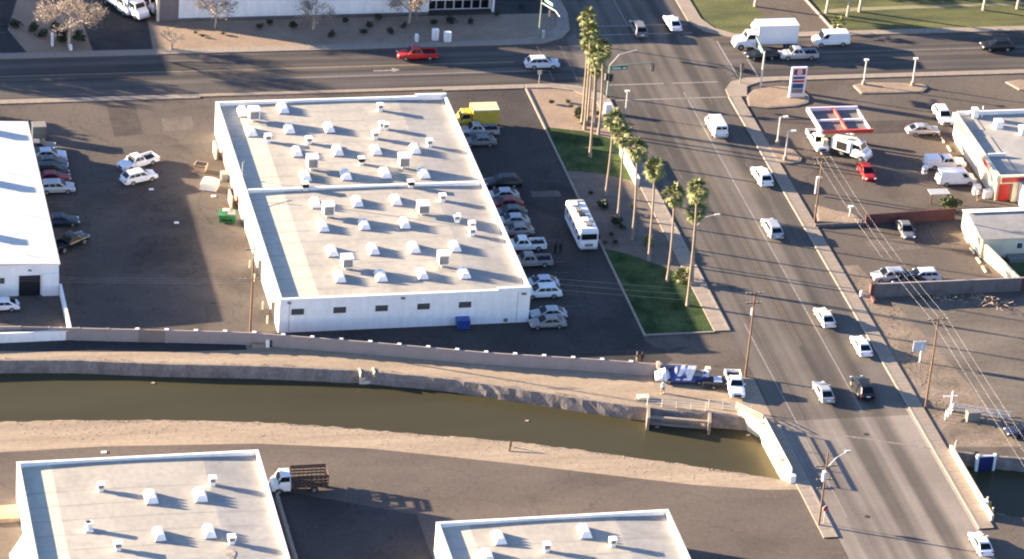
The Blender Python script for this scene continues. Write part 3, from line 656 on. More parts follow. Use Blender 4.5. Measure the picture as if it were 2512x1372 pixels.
def make_hood(dark=False):
    t = thing('exhaust_hood', 'x', 'roof vent')
    BX('base', A['white'], t, -.3,.3,-.3,.3,-.1,.5); BX('cap', A['white'] if not dark else A['dark'], t, -.42,.42,-.42,.42,.5,1.0)
    BX('opening', A['louvre'] if not dark else A['dark'], t, -.28,.28,-.44,-.421,.55,.95); BX('lid', A['white'], t, -.46,.46,-.46,.46,1.0,1.06)
    return t
def make_round():
    t = thing('round_vent', 'x', 'roof vent')
    BX('base', A['white'], t, -.45,.45,-.45,.45,-.1,.35); MB().tube([(0,0,.35),(0,0,1.15)], .42, 12).obj('barrel', A['white'], t, True); MB().tube([(0,0,1.151),(0,0,1.17)], .26, 10).obj('fan_opening', A['dark'], t)
    return t
P_SKY, P_AC, P_HD, P_HB, P_RV = make_skylight(), make_ac(), make_hood(), make_hood(True), make_round()
used = set()
def put(proto, px, py, zf, label, group):
    x, y = xy(px, py, 4.3); z = zf(x)
    if id(proto) not in used:
        used.add(id(proto)); proto.location = (x, y, z); proto['label'] = label; proto['group'] = group; return proto
    c = copy_thing(proto, (x, y, z), random.uniform(-.03, .03), label, group); k_ = random.uniform(.93, 1.06); c.scale = (k_, k_, random.uniform(.88, 1.08)); return c
ORD = ['first','second','third','fourth','fifth','sixth','seventh','eighth']
rows = [(0,[(592,280),(690,273)]),(1,[(612,328),(705,323),(803,322)]),(2,[(724,380),(824,378),(918,376),(1014,373)]),(3,[(745,439),(844,437),(940,433),(1035,432)]),
        (4,[(770,506),(872,503),(967,499)]),(5,[(788,563),(889,559),(988,557)]),(6,[(810,623),(911,620),(1011,616),(1112,612)]),(7,[(829,687),(930,685),(1031,681),(1134,677)])]
for r, L_ in rows:
    for i, (px, py) in enumerate(L_):
        put(P_SKY, px+4, py-1, zmain, 'ribbed skylight, %s from the west in the %s row of the middle roof' % (ORD[i], ORD[r]), 'skylights on the middle warehouse')
AC = [(622,303,'at the north-west corner of the middle roof'),(765,424,'left of centre, north of the dividing parapet'),(990,420,'right of centre, north of the dividing parapet'),(804,540,'left of centre, just south of the dividing parapet'),(1037,533,'right of centre, just south of the dividing parapet'),(850,667,'left of centre near the south windows'),(1086,661,'right of centre near the south windows')]
for px, py, d in AC: put(P_AC, px, py-4, zmain, 'big white box cooler on legs, '+d, 'box coolers on the middle warehouse')
HD = [(932,276,'alone in the first row near the north parapet'),(936,320,'left one of the close pair in the north half'),(946,322,'right one of the close pair in the north half'),(657,352,'near the west parapet, north half'),(757,357,'between skylights in the north half'),(920,345,'small, above the third skylight row'),(1053,362,'beside the fourth skylight of the third row'),(1085,496,'just south of the dividing parapet, toward the east edge'),(1157,562,'upper one of the pair near the east parapet'),(1157,580,'lower one of the pair near the east parapet'),(1120,548,'tiny one left of the east pair')]
for px, py, d in HD: put(P_HD, px, py-2, zmain, 'white exhaust hood, middle roof, '+d, 'exhaust hoods on the middle warehouse')
for px, py, d in ((886,408,'in the gap between the two north coolers'),(748,470,'against the dividing parapet on the left'),(1007,464,'against the dividing parapet on the right')): put(P_HB, px, py-2, zmain, 'small black-mouthed roof vent '+d, 'black vents on the middle warehouse')
BLS = [(365,1228,'upper left'),(486,1222,'upper right'),(385,1320,'lower left'),(508,1312,'lower right')]
for px, py, d in BLS: put(P_SKY, px+5, py, zbl, 'white ribbed skylight on the lower left warehouse roof, %s of four' % d, 'skylights on the lower left warehouse')
for px, py, d in ((247,1207,'topmost on the left'),(521,1192,'near the top right edge band'),(568,1335,'beside the dark stain at the bottom'),(289,1352,'bottom left')): put(P_HD, px, py, zbl, 'white square roof vent on the lower left warehouse, '+d, 'vents on the lower left warehouse')
put(P_RV, 218, 1304, zbl, 'round white vent with a dark round mouth on the lower left warehouse roof', 'round vents')
for px, py, d in ((1218,1326,'left'),(1428,1312,'right'),(1190,1371,'lowest')): put(P_SKY, px+5, py, zbr, 'white ribbed skylight on the bottom middle warehouse roof, %s one' % d, 'skylights on the bottom middle warehouse')
for px, py, d in ((1502,1342,'right'),(1340,1356,'left')): put(P_HD, px, py, zbr, 'white square roof vent on the bottom middle warehouse, %s one' % d, 'vents on the bottom middle warehouse')
# coolers on the left warehouse just outside the photo, whose shade crosses its roof
for i, (x, y) in enumerate(((-69,39.6),(-69.5,24.7),(-71.5,10.2))):
    copy_thing(P_AC, (x, y, 4.55), 0, 'box cooler on the left warehouse roof beyond the photo edge, %s from the north' % ORD[i], 'coolers on the left warehouse')
s_ = at(566, 1358, 4.4); tag(MB().poly([(s_.x+.7*math.cos(a)*random.uniform(.6,1.1), s_.y+1.1*math.sin(a)*random.uniform(.7,1.1)) for a in [k_*.5 for k_ in range(12)]], zbl(s_.x)+.03).obj('roof_stain', mat('dark_water_stain', (.30,.26,.21), .9, .35, 1.5)), 'dark water stain below a vent on the lower left roof', 'stain')
# conduit lines on the roofs
def roofline(a, b, zf, lab):
    x0, y0 = xy(*a, 4.3); x1, y1 = xy(*b, 4.3)
    n_ = 6; tag(MB().tube([(x0+(x1-x0)*i/n_, y0+(y1-y0)*i/n_, zf(x0+(x1-x0)*i/n_)+.06) for i in range(n_+1)], .035, 5).obj('conduit', A['metal']), lab, 'conduit')
roofline((655,497),(740,507), zmain, 'thin conduit on the roof south of the dividing parapet at the west side')
roofline((650,508),(712,492), zmain, 'thin slanting conduit on the sun-lightened west band of the middle roof')
roofline((830,515),(1130,556), zmain, 'long thin conduit crossing the roof to the tiny hood near the east edge')

# ================================================================ vehicles
def paint(name, col, rough=.35, metal=.0): return mat(name, col, rough, .04, 1.5, metal=metal, spec=.5, world=False)
PC = dict(white=paint('car_white', (.78,.78,.78)), silver=paint('car_silver', (.42,.43,.45), .35, .3), grey=paint('car_grey', (.16,.16,.165)), black=paint('car_black', (.014,.014,.017), .25),
          red=paint('car_red', (.42,.018,.018)), dred=paint('car_dark_red', (.22,.02,.03)), navy=paint('car_navy', (.016,.022,.05)), teal=paint('car_slate', (.07,.09,.11)), sky=paint('car_pale_blue', (.50,.55,.62)), cream=paint('car_cream', (.68,.64,.56)), yellow=A['yellow'], tan=paint('car_tan_grey', (.27,.25,.24)))
# profile per kind: length, width, (x, top z) body stations from front to rear, cabin (x0 low, x0 top, x1 top, x1 low), roof z
KIND = dict(
 sedan=dict(L=4.75, W=1.82, st=[(0,.55),(.25,.72),(.9,.84),(1.45,.90),(3.75,.93),(4.55,.90),(4.75,.70)], cab=(1.15,2.15,3.45,4.50), rz=1.44, wh=.33, wx=(.95,3.75)),
 suv=dict(L=4.95, W=1.95, st=[(0,.60),(.2,.88),(.9,1.02),(1.35,1.06),(4.75,1.08),(4.95,.8)], cab=(1.1,2.0,4.15,4.86), rz=1.68, wh=.38, wx=(1.0,3.85)),
 pickup=dict(L=5.8, W=1.98, st=[(0,.65),(.2,.95),(1.1,1.08),(1.6,1.10),(3.75,1.10),(3.76,1.10)], cab=(1.5,2.1,3.2,3.7), rz=1.78, wh=.40, wx=(1.1,4.7), bed=(3.72,5.8,1.08)),
 van=dict(L=5.5, W=2.05, st=[(0,.65),(.15,.95),(.75,1.15),(.95,1.18),(5.4,1.2),(5.5,.9)], cab=(.8,1.55,5.3,5.45), rz=2.12, wh=.37, wx=(1.0,4.4), panel=True),
)
def sec(w_, zb, zt, x):
    return [(x,-w_*.90,zb),(x,-w_,zb+.12),(x,-w_,zt-.22),(x,-w_*.93,zt-.04),(x,-w_*.6,zt),(x,w_*.6,zt),(x,w_*.93,zt-.04),(x,w_,zt-.22),(x,w_,zb+.12),(x,w_*.90,zb)]
def lerp(a, b, t): return tuple(a[i]+(b[i]-a[i])*t for i in range(len(a)))
VEH = {}
def soft(o, w_):
    m_ = o.modifiers.new('edge', 'BEVEL'); m_.width = w_; m_.segments = 2; m_.limit_method = 'ANGLE'; m_.angle_limit = R(20); return o
def make_vehicle(kind, colour, camper=False):
    """front of the vehicle points to +X, origin on the ground under its middle"""
    K = KIND[kind]; Lh = K['L']/2; w_ = K['W']/2; pm = PC[colour]
    t = thing(kind if kind != 'suv' else 'sport_utility_car', 'x', 'car')
    X = lambda s: Lh-s
    b = MB(); rings = []
    for i, (s, z) in enumerate(K['st']):
        ww = w_*(.86 if s == 0 else .95 if s < .3 else 1.0) if i < len(K['st'])-1 or 'bed' in K else w_*.93
        rings.append(sec(ww, .30 if 0 < s < K['L']-.1 else .36, z, X(s)))
    b.loft(rings)
    soft(recalc(b.obj('body', pm, t, False)), .09)
    c0, c1, c2, c3 = K['cab']; rz = K['rz']; zb = K['st'][3][1]-.03
    wl, wt_ = w_*.93, w_*.74 if kind != 'van' else w_*.88
    low = [(X(c0),-wl,zb),(X(c3),-wl,zb),(X(c3),wl,zb),(X(c0),wl,zb)]
    top = [(X(c1),-wt_,rz-.05),(X(c2),-wt_,rz-.05),(X(c2),wt_,rz-.05),(X(c1),wt_,rz-.05)]
    cr = [(X(c1+.12),-wt_*.85,rz),(X(c2-.12),-wt_*.85,rz),(X(c2-.12),wt_*.85,rz),(X(c1+.12),wt_*.85,rz)]
    soft(recalc(MB().loft([low, top, cr]).obj('cabin', pm, t)), .10)
    def pane(a, b_, c, d, nm, u0, u1, v0, v1):
        # quad a-b bottom, d-c top, inset and pushed outward
        a, b_, c, d = map(Vector, (a, b_, c, d)); nrm = (b_-a).cross(d-a).normalized()
        ctr = (a+b_+c+d)/4
        if nrm.dot(Vector((ctr.x*.6, ctr.y, .3*0+.01))) < 0: nrm = -nrm
        P_ = lambda u, v: (a.lerp(b_, u)).lerp(d.lerp(c, u), v)+nrm*.03
        q = [P_(u0,v0),P_(u1,v0),P_(u1,v1),P_(u0,v1)]
        MB().add(q+[p-nrm*.015 for p in q], [(0,1,2,3),(4,7,6,5)]).obj(nm, A['glass'], t)
    pane(low[3], low[0], top[0], top[3], 'windshield', .06, .94, .12, .90)
    if kind != 'van': pane(low[1], low[2], top[2], top[1], 'rear_window', .10, .90, .18, .86)
    else: pane(low[1], low[2], top[2], top[1], 'rear_window', .10, .46, .45, .86); pane(low[1], low[2], top[2], top[1], 'rear_window', .54, .90, .45, .86)
    ub = {'sedan':(.12,.50,.53,.86),'suv':(.10,.36,.39,.64),'pickup':(.12,.55,.6,.9),'van':(.06,.22,.24,.25)}[kind]
    for sgn in (0, 1):
        q = (low[0],low[1],top[1],top[0]) if sgn == 0 else (low[3],low[2],top[2],top[3])
        pane(*q, 'side_window', ub[0], ub[1], .22, .88)
        if kind != 'van': pane(*q, 'side_window', ub[2], ub[3], .22, .88)
        if kind == 'suv': pane(*q, 'side_window', .67, .92, .24, .86)
    if 'bed' in K:
        b0, b1, bz = K['bed']
        q = MB()
        q.box(X(b1), X(b0), -w_, -w_+.12, .42, bz); q.box(X(b1), X(b0), w_-.12, w_, .42, bz); q.box(X(b1), X(b1)+.1, -w_+.12, w_-.12, .42, bz-.03)
        q.obj('bed', pm, t); BX('bed_floor', A['black'], t, X(b1)+.1, X(b0)-.02, -w_+.12, w_-.12, .40, .68)
    if camper: BX('camper_shell', PC['white'], t, X(5.75), X(3.74), -w_*.93, w_*.93, 1.09, 1.72)
    for s in K['wx']:
        for sy in (-1, 1):
            y0, y1 = (sy*(w_-.22), sy*(w_+.015))
            wo_ = MB().tube([(0,0,0),(0,y1-y0,0)], K['wh'], 12).obj('wheel', A['black'], t); wo_.location = (X(s), y0, K['wh'])
            rim = MB().tube([(0,(y1-y0),0),(0,(y1-y0)+sy*.012,0)], K['wh']*.58, 10).obj('rim', A['rim'], wo_)
    for sy in (-1, 1):
        zl = K['st'][1][1]
        BX('headlight', A['headl'], t, Lh-.30, Lh-.02, min(sy*w_*.55,sy*w_*.84), max(sy*w_*.55,sy*w_*.84), zl-.17, zl-.04)
        BX('tail_light', A['taill'], t, -Lh-.015, -Lh+.08, min(sy*w_*.66,sy*w_*.90), max(sy*w_*.66,sy*w_*.90), .70, .92)
        BX('mirror', pm, t, X(c0+.45)-.1, X(c0+.45)+.08, min(sy*w_*.97,sy*(w_+.2)), max(sy*w_*.97,sy*(w_+.2)), zb+.05, zb+.2)
    BX('grille', A['black'], t, Lh-.06, Lh+.012, -w_*.45, w_*.45, .42, K['st'][1][1]-.2)
    BX('bumper', pm if kind in ('sedan','suv') else A['metal'], t, -Lh-.06, -Lh+.1, -w_*.88, w_*.88, .38, .58)
    BX('number_plate', A['white'], t, -Lh-.075, -Lh-.062, -.26, .26, .62 if kind == 'sedan' else .66, .76 if kind == 'sedan' else .80)
    return t
def veh(kind, colour, px, py, hd, label, group, cat, camper=False, zc=.65, sc=1.0):
    k = (kind, colour, camper)
    p = at(px, py, zc)
    if k not in VEH:
        t = make_vehicle(*k); VEH[k] = t; t.location = (p.x, p.y, .012); t.rotation_euler.z = R(hd); tag(t, label, cat, group)
    else:
        t = copy_thing(VEH[k], (p.x, p.y, .012), R(hd), label); t['category'] = cat
        if group: t['group'] = group
        elif 'group' in t: del t['group']
    return t
RG, PG, GG, WG = 'vehicles on the avenue', 'cars parked along the east wall', 'vehicles at the gas station', 'cars parked by the left warehouse'
veh('van','white',1757,312,90,'white van in the avenue, farthest north of those below the crossing',RG,'van')
veh('suv','white',1869,432,92,'bright white sport utility car on the avenue beside the gas station',RG,'car')
veh('suv','silver',1894,560,91,'silver-white sport utility car on the avenue below the gas station',RG,'car')
veh('sedan','cream',2023,777,91,'cream sedan on the avenue left of the grey block wall',RG,'car')
veh('sedan','white',2113,847,90,'white sedan hugging the right kerb of the avenue',RG,'car')
veh('sedan','silver',2020,960,90,'pale silver sedan side by side with the black car on the avenue',RG,'car')
veh('suv','black',2115,950,91,'black sport utility car on the avenue throwing a long shade on the sidewalk',RG,'car')
veh('sedan','white',2406,1332,90,'white sedan at the lower right corner of the avenue',RG,'car')
veh('suv','grey',1566,70,90,'grey car on the far crosswalk of the intersection',RG,'car')
veh('sedan','white',1650,55,92,'white sedan just beyond the far crosswalk',RG,'car')
veh('suv','sky',1330,155,0,'pale blue sport utility car heading east before the palms',RG,'car')
veh('pickup','red',1022,133,180,'red pickup truck driving west past the store','vehicles on the cross street','pickup truck')
veh('van','white',2038,99,180,'white van behind the box truck on the cross street','vehicles on the cross street','van')
veh('pickup','silver',1958,133,180,'silver pickup truck in front of the white box truck','vehicles on the cross street','pickup truck')
veh('sedan','black',1868,133,181,'black sedan under the nose of the white box truck','vehicles on the cross street','car')
veh('suv','black',2446,112,180,'black sport utility car at the far right of the cross street','vehicles on the cross street','car')
for k, c, px, py, d in (('pickup','silver',1172,320,'silver pickup truck in the shade beside the yellow truck'),('sedan','grey',1175,345,'grey sedan, second below the yellow truck'),
    ('suv','black',1234,447,'black sport utility car at the top of the lower parking row'),('sedan','silver',1230,477,'silver sedan second in the lower parking row'),('sedan','dred',1240,498,'dark maroon sedan below the second silver one'),
    ('sedan','teal',1250,519,'slate blue sedan in the middle of the parking row'),('sedan','silver',1256,540,'silver sedan just above the low dark one in the parking row'),('sedan','tan',1266,564,'tan-grey sedan above the white pickup in the parking row'),
    ('pickup','white',1285,600,'white pickup truck parked along the east wall'),('pickup','tan',1300,640,'tan-grey pickup truck below the white pickup'),
    ('sedan','sky',1326,692,'pale blue sedan behind the white sport utility car at the corner'),('suv','white',1330,716,'white sport utility car parked at the south-east corner'),
    ('sedan','silver',1345,768,'silver sedan second from the bottom of the parking row'),('sedan','tan',1343,790,'tan-grey sedan, bottommost of the parking row')):
    veh(k, c, px, py, 180, d, PG, 'pickup truck' if k == 'pickup' else 'car')
for k, c, px, py, hd, d in (('sedan','sky',120,378,0,'pale blue sedan at the top of the row by the left warehouse'),('sedan','teal',124,397,0,'slate sedan second in the row by the left warehouse'),('suv','black',124,417,0,'black sport utility car between the slate and red cars'),
    ('sedan','dred',130,434,0,'red sedan squeezed beside the silver one'),('suv','silver',138,460,0,'silver sport utility car at the bottom of the left row'),('sedan','navy',150,540,0,'navy sedan standing alone by the left warehouse'),('pickup','black',170,594,38,'black pickup truck parked askew by the left warehouse'),('sedan','grey',95,358,0,'dark grey sedan half hidden behind the pale blue one')):
    veh(k, c, px, py, hd, d, WG, 'pickup truck' if k == 'pickup' else 'car')
veh('suv','white',341,434,21,'white sport utility car in the yard, side by side with the white pickup',None,'car')
veh('pickup','white',338,397,208,'white pickup truck with a loaded bed in the middle of the yard',None,'pickup truck')
veh('pickup','white',1803,942,-98,'white pickup truck on the canal path beside the tarped pile',None,'pickup truck')
veh('pickup','white',2006,345,-91,'white pickup truck under the fuel canopy, nose toward the wall',GG,'pickup truck')
veh('sedan','silver',2264,318,0,'silver sedan parked in front of the shop',GG,'car')
veh('suv','white',2313,283,-92,'white sport utility car at the far corner of the shop',GG,'car')
veh('pickup','white',2318,400,0,'white pickup truck with a camper shell facing the shop',GG,'pickup truck', camper=True)
veh('van','white',2345,440,0,'white van below the camper pickup by the shop',GG,'van')
veh('sedan','red',2126,420,-91,'bright red car crossing the gas station lot',GG,'car')
veh('sedan','grey',2222,562,-93,'grey car in the lot below the dark red wall',None,'car')
veh('suv','silver',2183,677,180,'silver sport utility car behind the grey block wall',None,'car')
veh('sedan','navy',2226,684,180,'navy sedan between the two pale cars behind the grey block wall',None,'car')
veh('suv','sky',2262,678,180,'pale blue sport utility car behind the grey block wall',None,'car')
veh('sedan','navy',2512,1056,180,'navy car cut by the right edge below the white rails',None,'car')
veh('sedan','white',0,748,180,'white sedan cut by the left edge inside the walled yard',None,'car')

def wheelset(t, xs, w_, r_, m=None):
    for s in xs:
        for sy in (-1, 1):
            wo_ = MB().tube([(0,0,0),(0,sy*.28,0)], r_, 12).obj('wheel', A['black'], t); wo_.location = (s, sy*(w_-.28), r_)
            MB().tube([(0,sy*.281,0),(0,sy*.295,0)], r_*.5, 10).obj('rim', A['rim'], wo_)
def truck(name, label, cat, px, py, hd, L_, cabc, boxc, bh=3.5, rack=False, nose=1.2, cw_=2.2, group=None):
    p = at(px, py, 1.2); t = thing(name, label, cat, (p.x, p.y, .012), R(hd), group); h = L_/2
    pm = PC[cabc]
    recalc(MB().loft([sec(cw_/2*.86,.5,1.15,h), sec(cw_/2*.92,.45,1.45,h-.25), sec(cw_/2,.45,1.62,h-nose), sec(cw_/2,.45,1.65,h-nose-1.5)]).obj('hood', pm, t))
    lo = [(h-nose+.15,-cw_*.46,1.6),(h-nose-1.5,-cw_*.46,1.6),(h-nose-1.5,cw_*.46,1.6),(h-nose+.15,cw_*.46,1.6)]; tp = [(h-nose-.35,-cw_*.40,2.5),(h-nose-1.45,-cw_*.40,2.5),(h-nose-1.45,cw_*.40,2.5),(h-nose-.35,cw_*.40,2.5)]
    recalc(MB().loft([lo, tp]).obj('cab', pm, t))
    def pn(a, b_, c, d, nm, off):
        a, b_, c, d = map(Vector, (a, b_, c, d)); P_ = lambda u, v: a.lerp(b_, u).lerp(d.lerp(c, u), v)+Vector(off)
        q = [P_(.1,.18),P_(.9,.18),P_(.9,.85),P_(.1,.85)]; MB().add(q, [(0,1,2,3)]).obj(nm, A['glass'], t)
    pn(lo[3],lo[0],tp[0],tp[3],'windshield',(.03,0,.02)); pn(lo[0],lo[1],tp[1],tp[0],'side_window',(0,-.03,0)); pn(lo[3],lo[2],tp[2],tp[3],'side_window',(0,.03,0))
    BX('chassis', A['black'], t, -h+.1, h-.5, -.5, .5, .5, .85)
    bx1 = h-nose-1.65
    if not rack:
        BX('box', PC[boxc], t, -h, bx1, -1.22, 1.22, .95, bh); BX('roof_rail', PC['white'], t, -h-.02, bx1+.02, -1.25, -1.2, bh-.06, bh+.03); BX('roof_rail', PC['white'], t, -h-.02, bx1+.02, 1.2, 1.25, bh-.06, bh+.03)
        if boxc == 'white' and nose > .5: recalc(MB().loft([[(bx1+.01,-1.1,bh-.9),(bx1+.01,1.1,bh-.9),(bx1+.01,1.1,bh-.1),(bx1+.01,-1.1,bh-.1)],[(bx1+.7,-.8,bh-.8),(bx1+.7,.8,bh-.8),(bx1+.5,.8,bh-.35),(bx1+.5,-.8,bh-.35)]]).obj('wind_cap', PC['white'], t))
        BX('rear_door', A['metal'], t, -h-.03, -h-.004, -1.1, 1.1, 1.05, bh-.15)
        if boxc == 'yellow': BX('roof', mat('pale_yellow_roof', (.66,.56,.30), .6), t, -h+.02, bx1-.02, -1.19, 1.19, bh+.001, bh+.05)
    else:
        BX('flatbed', A['woodd'], t, -h, bx1, -1.2, 1.2, .95, 1.12)
        n_ = 8
        for k in range(n_+1):
            x = -h+.06+(bx1+h-.12)*k/n_
            for sy in (-1,1): BX('stake', A['wood'], t, x-.05, x+.05, min(sy*1.1,sy*1.18), max(sy*1.1,sy*1.18), 1.12, 2.5)
        for z in (1.35,1.75,2.15,2.4):
            for sy in (-1,1): BX('slat', A['woodd'], t, -h, bx1, min(sy*1.18,sy*1.24), max(sy*1.18,sy*1.24), z, z+.2)
            BX('slat', A['woodd'], t, -h-.05, -h, -1.17, 1.17, z, z+.2)
    wheelset(t, (h-.85, -h+1.6), 1.1, .48)
    for sy in (-1,1): BX('headlight', A['headl'], t, h-.28, h+.01, min(sy*.55,sy*.85), max(sy*.55,sy*.85), .85, 1.08)
    for sy in (-1,1): BX('mirror', A['black'], t, h-nose-.1, h-nose+.02, min(sy*1.1,sy*1.38), max(sy*1.1,sy*1.38), 1.7, 2.1)
    BX('bumper', A['metal'], t, h-.02, h+.12, -1.0, 1.0, .45, .72); BX('bumper', A['black'], t, -h-.12, -h+.02, -1.0, 1.0, .55, .75)
    return t
truck('box_truck', 'big white box truck with a long nose driving west at the crossing', 'truck', 1876, 97, 180, 9.4, 'white', 'white', 3.95, nose=1.6)
truck('box_truck', 'yellow box truck with a white roof parked behind the middle warehouse', 'truck', 1166, 292, 180, 6.2, 'yellow', 'yellow', 3.1, nose=.8)
truck('stake_truck', 'white-cab flatbed truck with brown slatted sides by the lower left warehouse', 'truck', 733, 1180, 180, 6.6, 'white', 'white', 3.3, rack=True, nose=.7)
for i, (px, py, hd, d) in enumerate(((292,2,-62,'leftmost'),(318,12,-60,'middle'),(352,-2,-58,'rightmost'))):
    truck('box_truck', 'white box truck parked slantwise at the top left, %s of the three' % d, 'truck', px, py, hd, 7.0, 'white', 'white', 3.1, nose=.9, group='white trucks at the top left')

# service truck with open side at the pumps
t = truck('service_truck', 'white service truck with an open side bay standing south of the fuel canopy', 'truck', 2090, 364, -42, 5.4, 'white', 'white', 2.5, nose=.9)
BX('open_bay', A['dark'], t, -1.9, -.4, -1.27, -1.225, 1.1, 2.3)
# motor home
p = at(1427, 556, 1.4)
rv = thing('motor_home', 'long white motor home with rooftop units parked in the shaded east lot', 'motor home', (p.x, p.y, .012), R(-90))
ring_ = lambda x, zt, zb=.45, w_=1.25: [(x,-w_,zb),(x,-w_,zt-.15),(x,-w_+.15,zt),(x,w_-.15,zt),(x,w_,zt-.15),(x,w_,zb)]
recalc(MB().loft([ring_(-4.4,3.0),ring_(3.6,3.05),ring_(4.05,2.8),ring_(4.25,1.5,.5,1.2),ring_(4.35,.9,.5,1.15)]).obj('body', PC['white'], rv))
BX('stripe', A['navy'], rv, -4.2, 3.4, -1.275, -1.252, 1.3, 1.45); BX('stripe', A['navy'], rv, -4.2, 3.4, 1.252, 1.275, 1.3, 1.45)
MB().add([(4.105,-1.05,1.75),(4.105,1.05,1.75),(4.02,1.05,2.55),(4.02,-1.05,2.55)], [(0,1,2,3)]).obj('windshield', A['glass'], rv).location = (.17,0,-.05)
for x in (-3.2,-1.4,.5,2.2):
    for sy in (-1,1): BX('side_window', A['glass'], rv, x-.5, x+.5, min(sy*1.252,sy*1.27), max(sy*1.252,sy*1.27), 1.75, 2.35)
BX('awning_roll', A['louvre'], rv, -3.4, 2.0, -1.36, -1.26, 2.62, 2.74); BX('roof_patch', A['louvre'], rv, -3.9,-2.6,-1.0,.2,3.003,3.05); BX('roof_patch', A['metal'], rv, -.9,.6,.35,1.0,3.003,3.06); BX('roof_patch', A['louvre'], rv, 1.8,2.1,-1.1,1.1,3.01,3.05)
BX('grille', A['louvre'], rv, 4.34, 4.40, -.55, .55, .75, 1.15); BX('bumper', A['metal'], rv, 4.3, 4.5, -1.15, 1.15, .4, .62)
for sy in (-1,1): BX('headlight', A['headl'], rv, 4.3, 4.37, min(sy*.75,sy*1.05), max(sy*.75,sy*1.05), .8, 1.05); BX('mirror', A['black'], rv, 3.9, 4.1, min(sy*1.26,sy*1.55), max(sy*1.26,sy*1.55), 1.7, 2.2)
for x, w_, c in ((-3.2,.5,'white'),(-1.5,.55,'louvre'),(.0,.4,'dark'),(1.3,.5,'white'),(2.6,.4,'louvre')): BX('roof_unit', A[c] if c != 'white' else PC['white'], rv, x-w_, x+w_, -.5+.1*x, .3+.1*x, 3.0, 3.28)
BX('roof_rack', A['metal'], rv, -4.35, -3.95, -1.0, 1.0, 3.02, 3.12); wheelset(rv, (3.0,-2.3), 1.2, .46); BX('spare_cover', A['black'], rv, -4.62, -4.41, -.4, .9, 1.0, 2.1)

# ================================================================ vegetation
def frond_mesh(name, m, L_=1.25, spread=1.0, droop=.5, n=9):
    b = MB(); stem = .45*L_
    b.add([(0,-.03,0),(stem,-.03,.12),(stem,.03,.12),(0,.03,0)], [(0,1,2,3)])
    for i in range(n):
        a = (i/(n-1)-.5)*2.0*spread; l2 = L_*.62*(1-.22*abs(a))*random.uniform(.85,1.1)
        x1, y1 = stem+math.cos(a)*l2*.55, math.sin(a)*l2*.55; x2, y2 = stem+math.cos(a)*l2, math.sin(a)*l2
        px, py = -math.sin(a)*.07, math.cos(a)*.07
        b.add([(stem,0,.12),(x1+px,y1+py,.10),(x2,y2,.10-droop*l2*.55),(x1-px,y1-py,.06)], [(0,1,2,3)])
    return b.mesh(name, m)
FR = [frond_mesh('frond', A['frond'], 1.35, 1.0+.1*i, .4+.2*i) for i in range(3)]
FD = [frond_mesh('dry_frond', A['frondy'], 1.1, .8, 1.1, 6) for i in range(2)]
def palm(bx, by, cx, cy, label, rad=1.0, n=30, group='tall fan palms in the strip'):
    base = at(bx, by); c = at(cx, cy)                     # crown height from the two sight lines
    lo, hi = 0.5, 30.0
    for _ in range(40):
        h = (lo+hi)/2; q = at(cx, cy, h)
        if q.y > base.y: lo = h
        else: hi = h
    top = at(cx, cy, h); top.x = base.x+max(-.5,min(.5,top.x-base.x)) if abs(top.x-base.x) > .5 else top.x
    t = thing('fan_palm', label, 'palm tree', base, 0, group)
    off = Vector((top.x-base.x, 0, 0)); path = []; rr = []
    for i in range(9):
        f = i/8; path.append((off.x*f*f, .28*math.sin(f*3+bx)*math.sin(f*3.14), h*f)); rr.append(.18-.07*f if i else .27)
    MB().tube(path, rr, 8).obj('trunk', A['trunk'], t, True)
    tip = Vector(path[-1])
    for i in range(n):
        e = R(85)-R(140)*(i/(n-1))**.9; az = i*2.399+random.uniform(-.2,.2)
        o = link('frond', random.choice(FR), t, tip+Vector((0,0,.1-.25*i/n)))
        o.rotation_euler = (random.uniform(-.4,.4), -e, az); s_ = rad*random.uniform(.85,1.12); o.scale = (s_,s_,s_)
    for i in range(random.randint(5, 14)):
        o = link('dry_frond', random.choice(FD), t, tip+Vector((0,0,-.3-.5*random.random())))
        o.rotation_euler = (0, R(68+random.uniform(-8,10)), i*.7); s_ = rad*.8; o.scale = (s_,s_,s_)
    return t
palms = [(1428,300,1440,45,'northmost of the tight cluster by the corner, highest crown'),(1434,318,1441,78,'second crown from the top of the corner cluster'),(1441,305,1447,108,'third crown from the top of the corner cluster'),
 (1447,385,1458,140,'fourth crown down, its trunk standing in the shaded lawn'),(1458,308,1463,165,'lowest crown of the corner cluster'),(1468,330,1466,120,'right side of the corner cluster'),
 (1486,480,1506,295,'first below the corner cluster, small crown by the cabinet'),(1516,535,1528,335,'second below the cluster, in the grey gravel'),(1550,588,1564,368,'third below the cluster, ahead of the cream wall'),
 (1591,640,1604,415,'with the small yellow palm at its foot'),(1637,690,1655,480,'left one of the lower pair in the south lawn'),(1686,750,1710,468,'southmost, with the tallest sunlit trunk'),(1697,700,1705,520,'close behind the southmost one, lower crown')]
for a_ in palms: palm(*a_[:4], 'thin fan palm, '+a_[4], rad=random.uniform(1.12, 1.36), n=random.randint(34, 44))
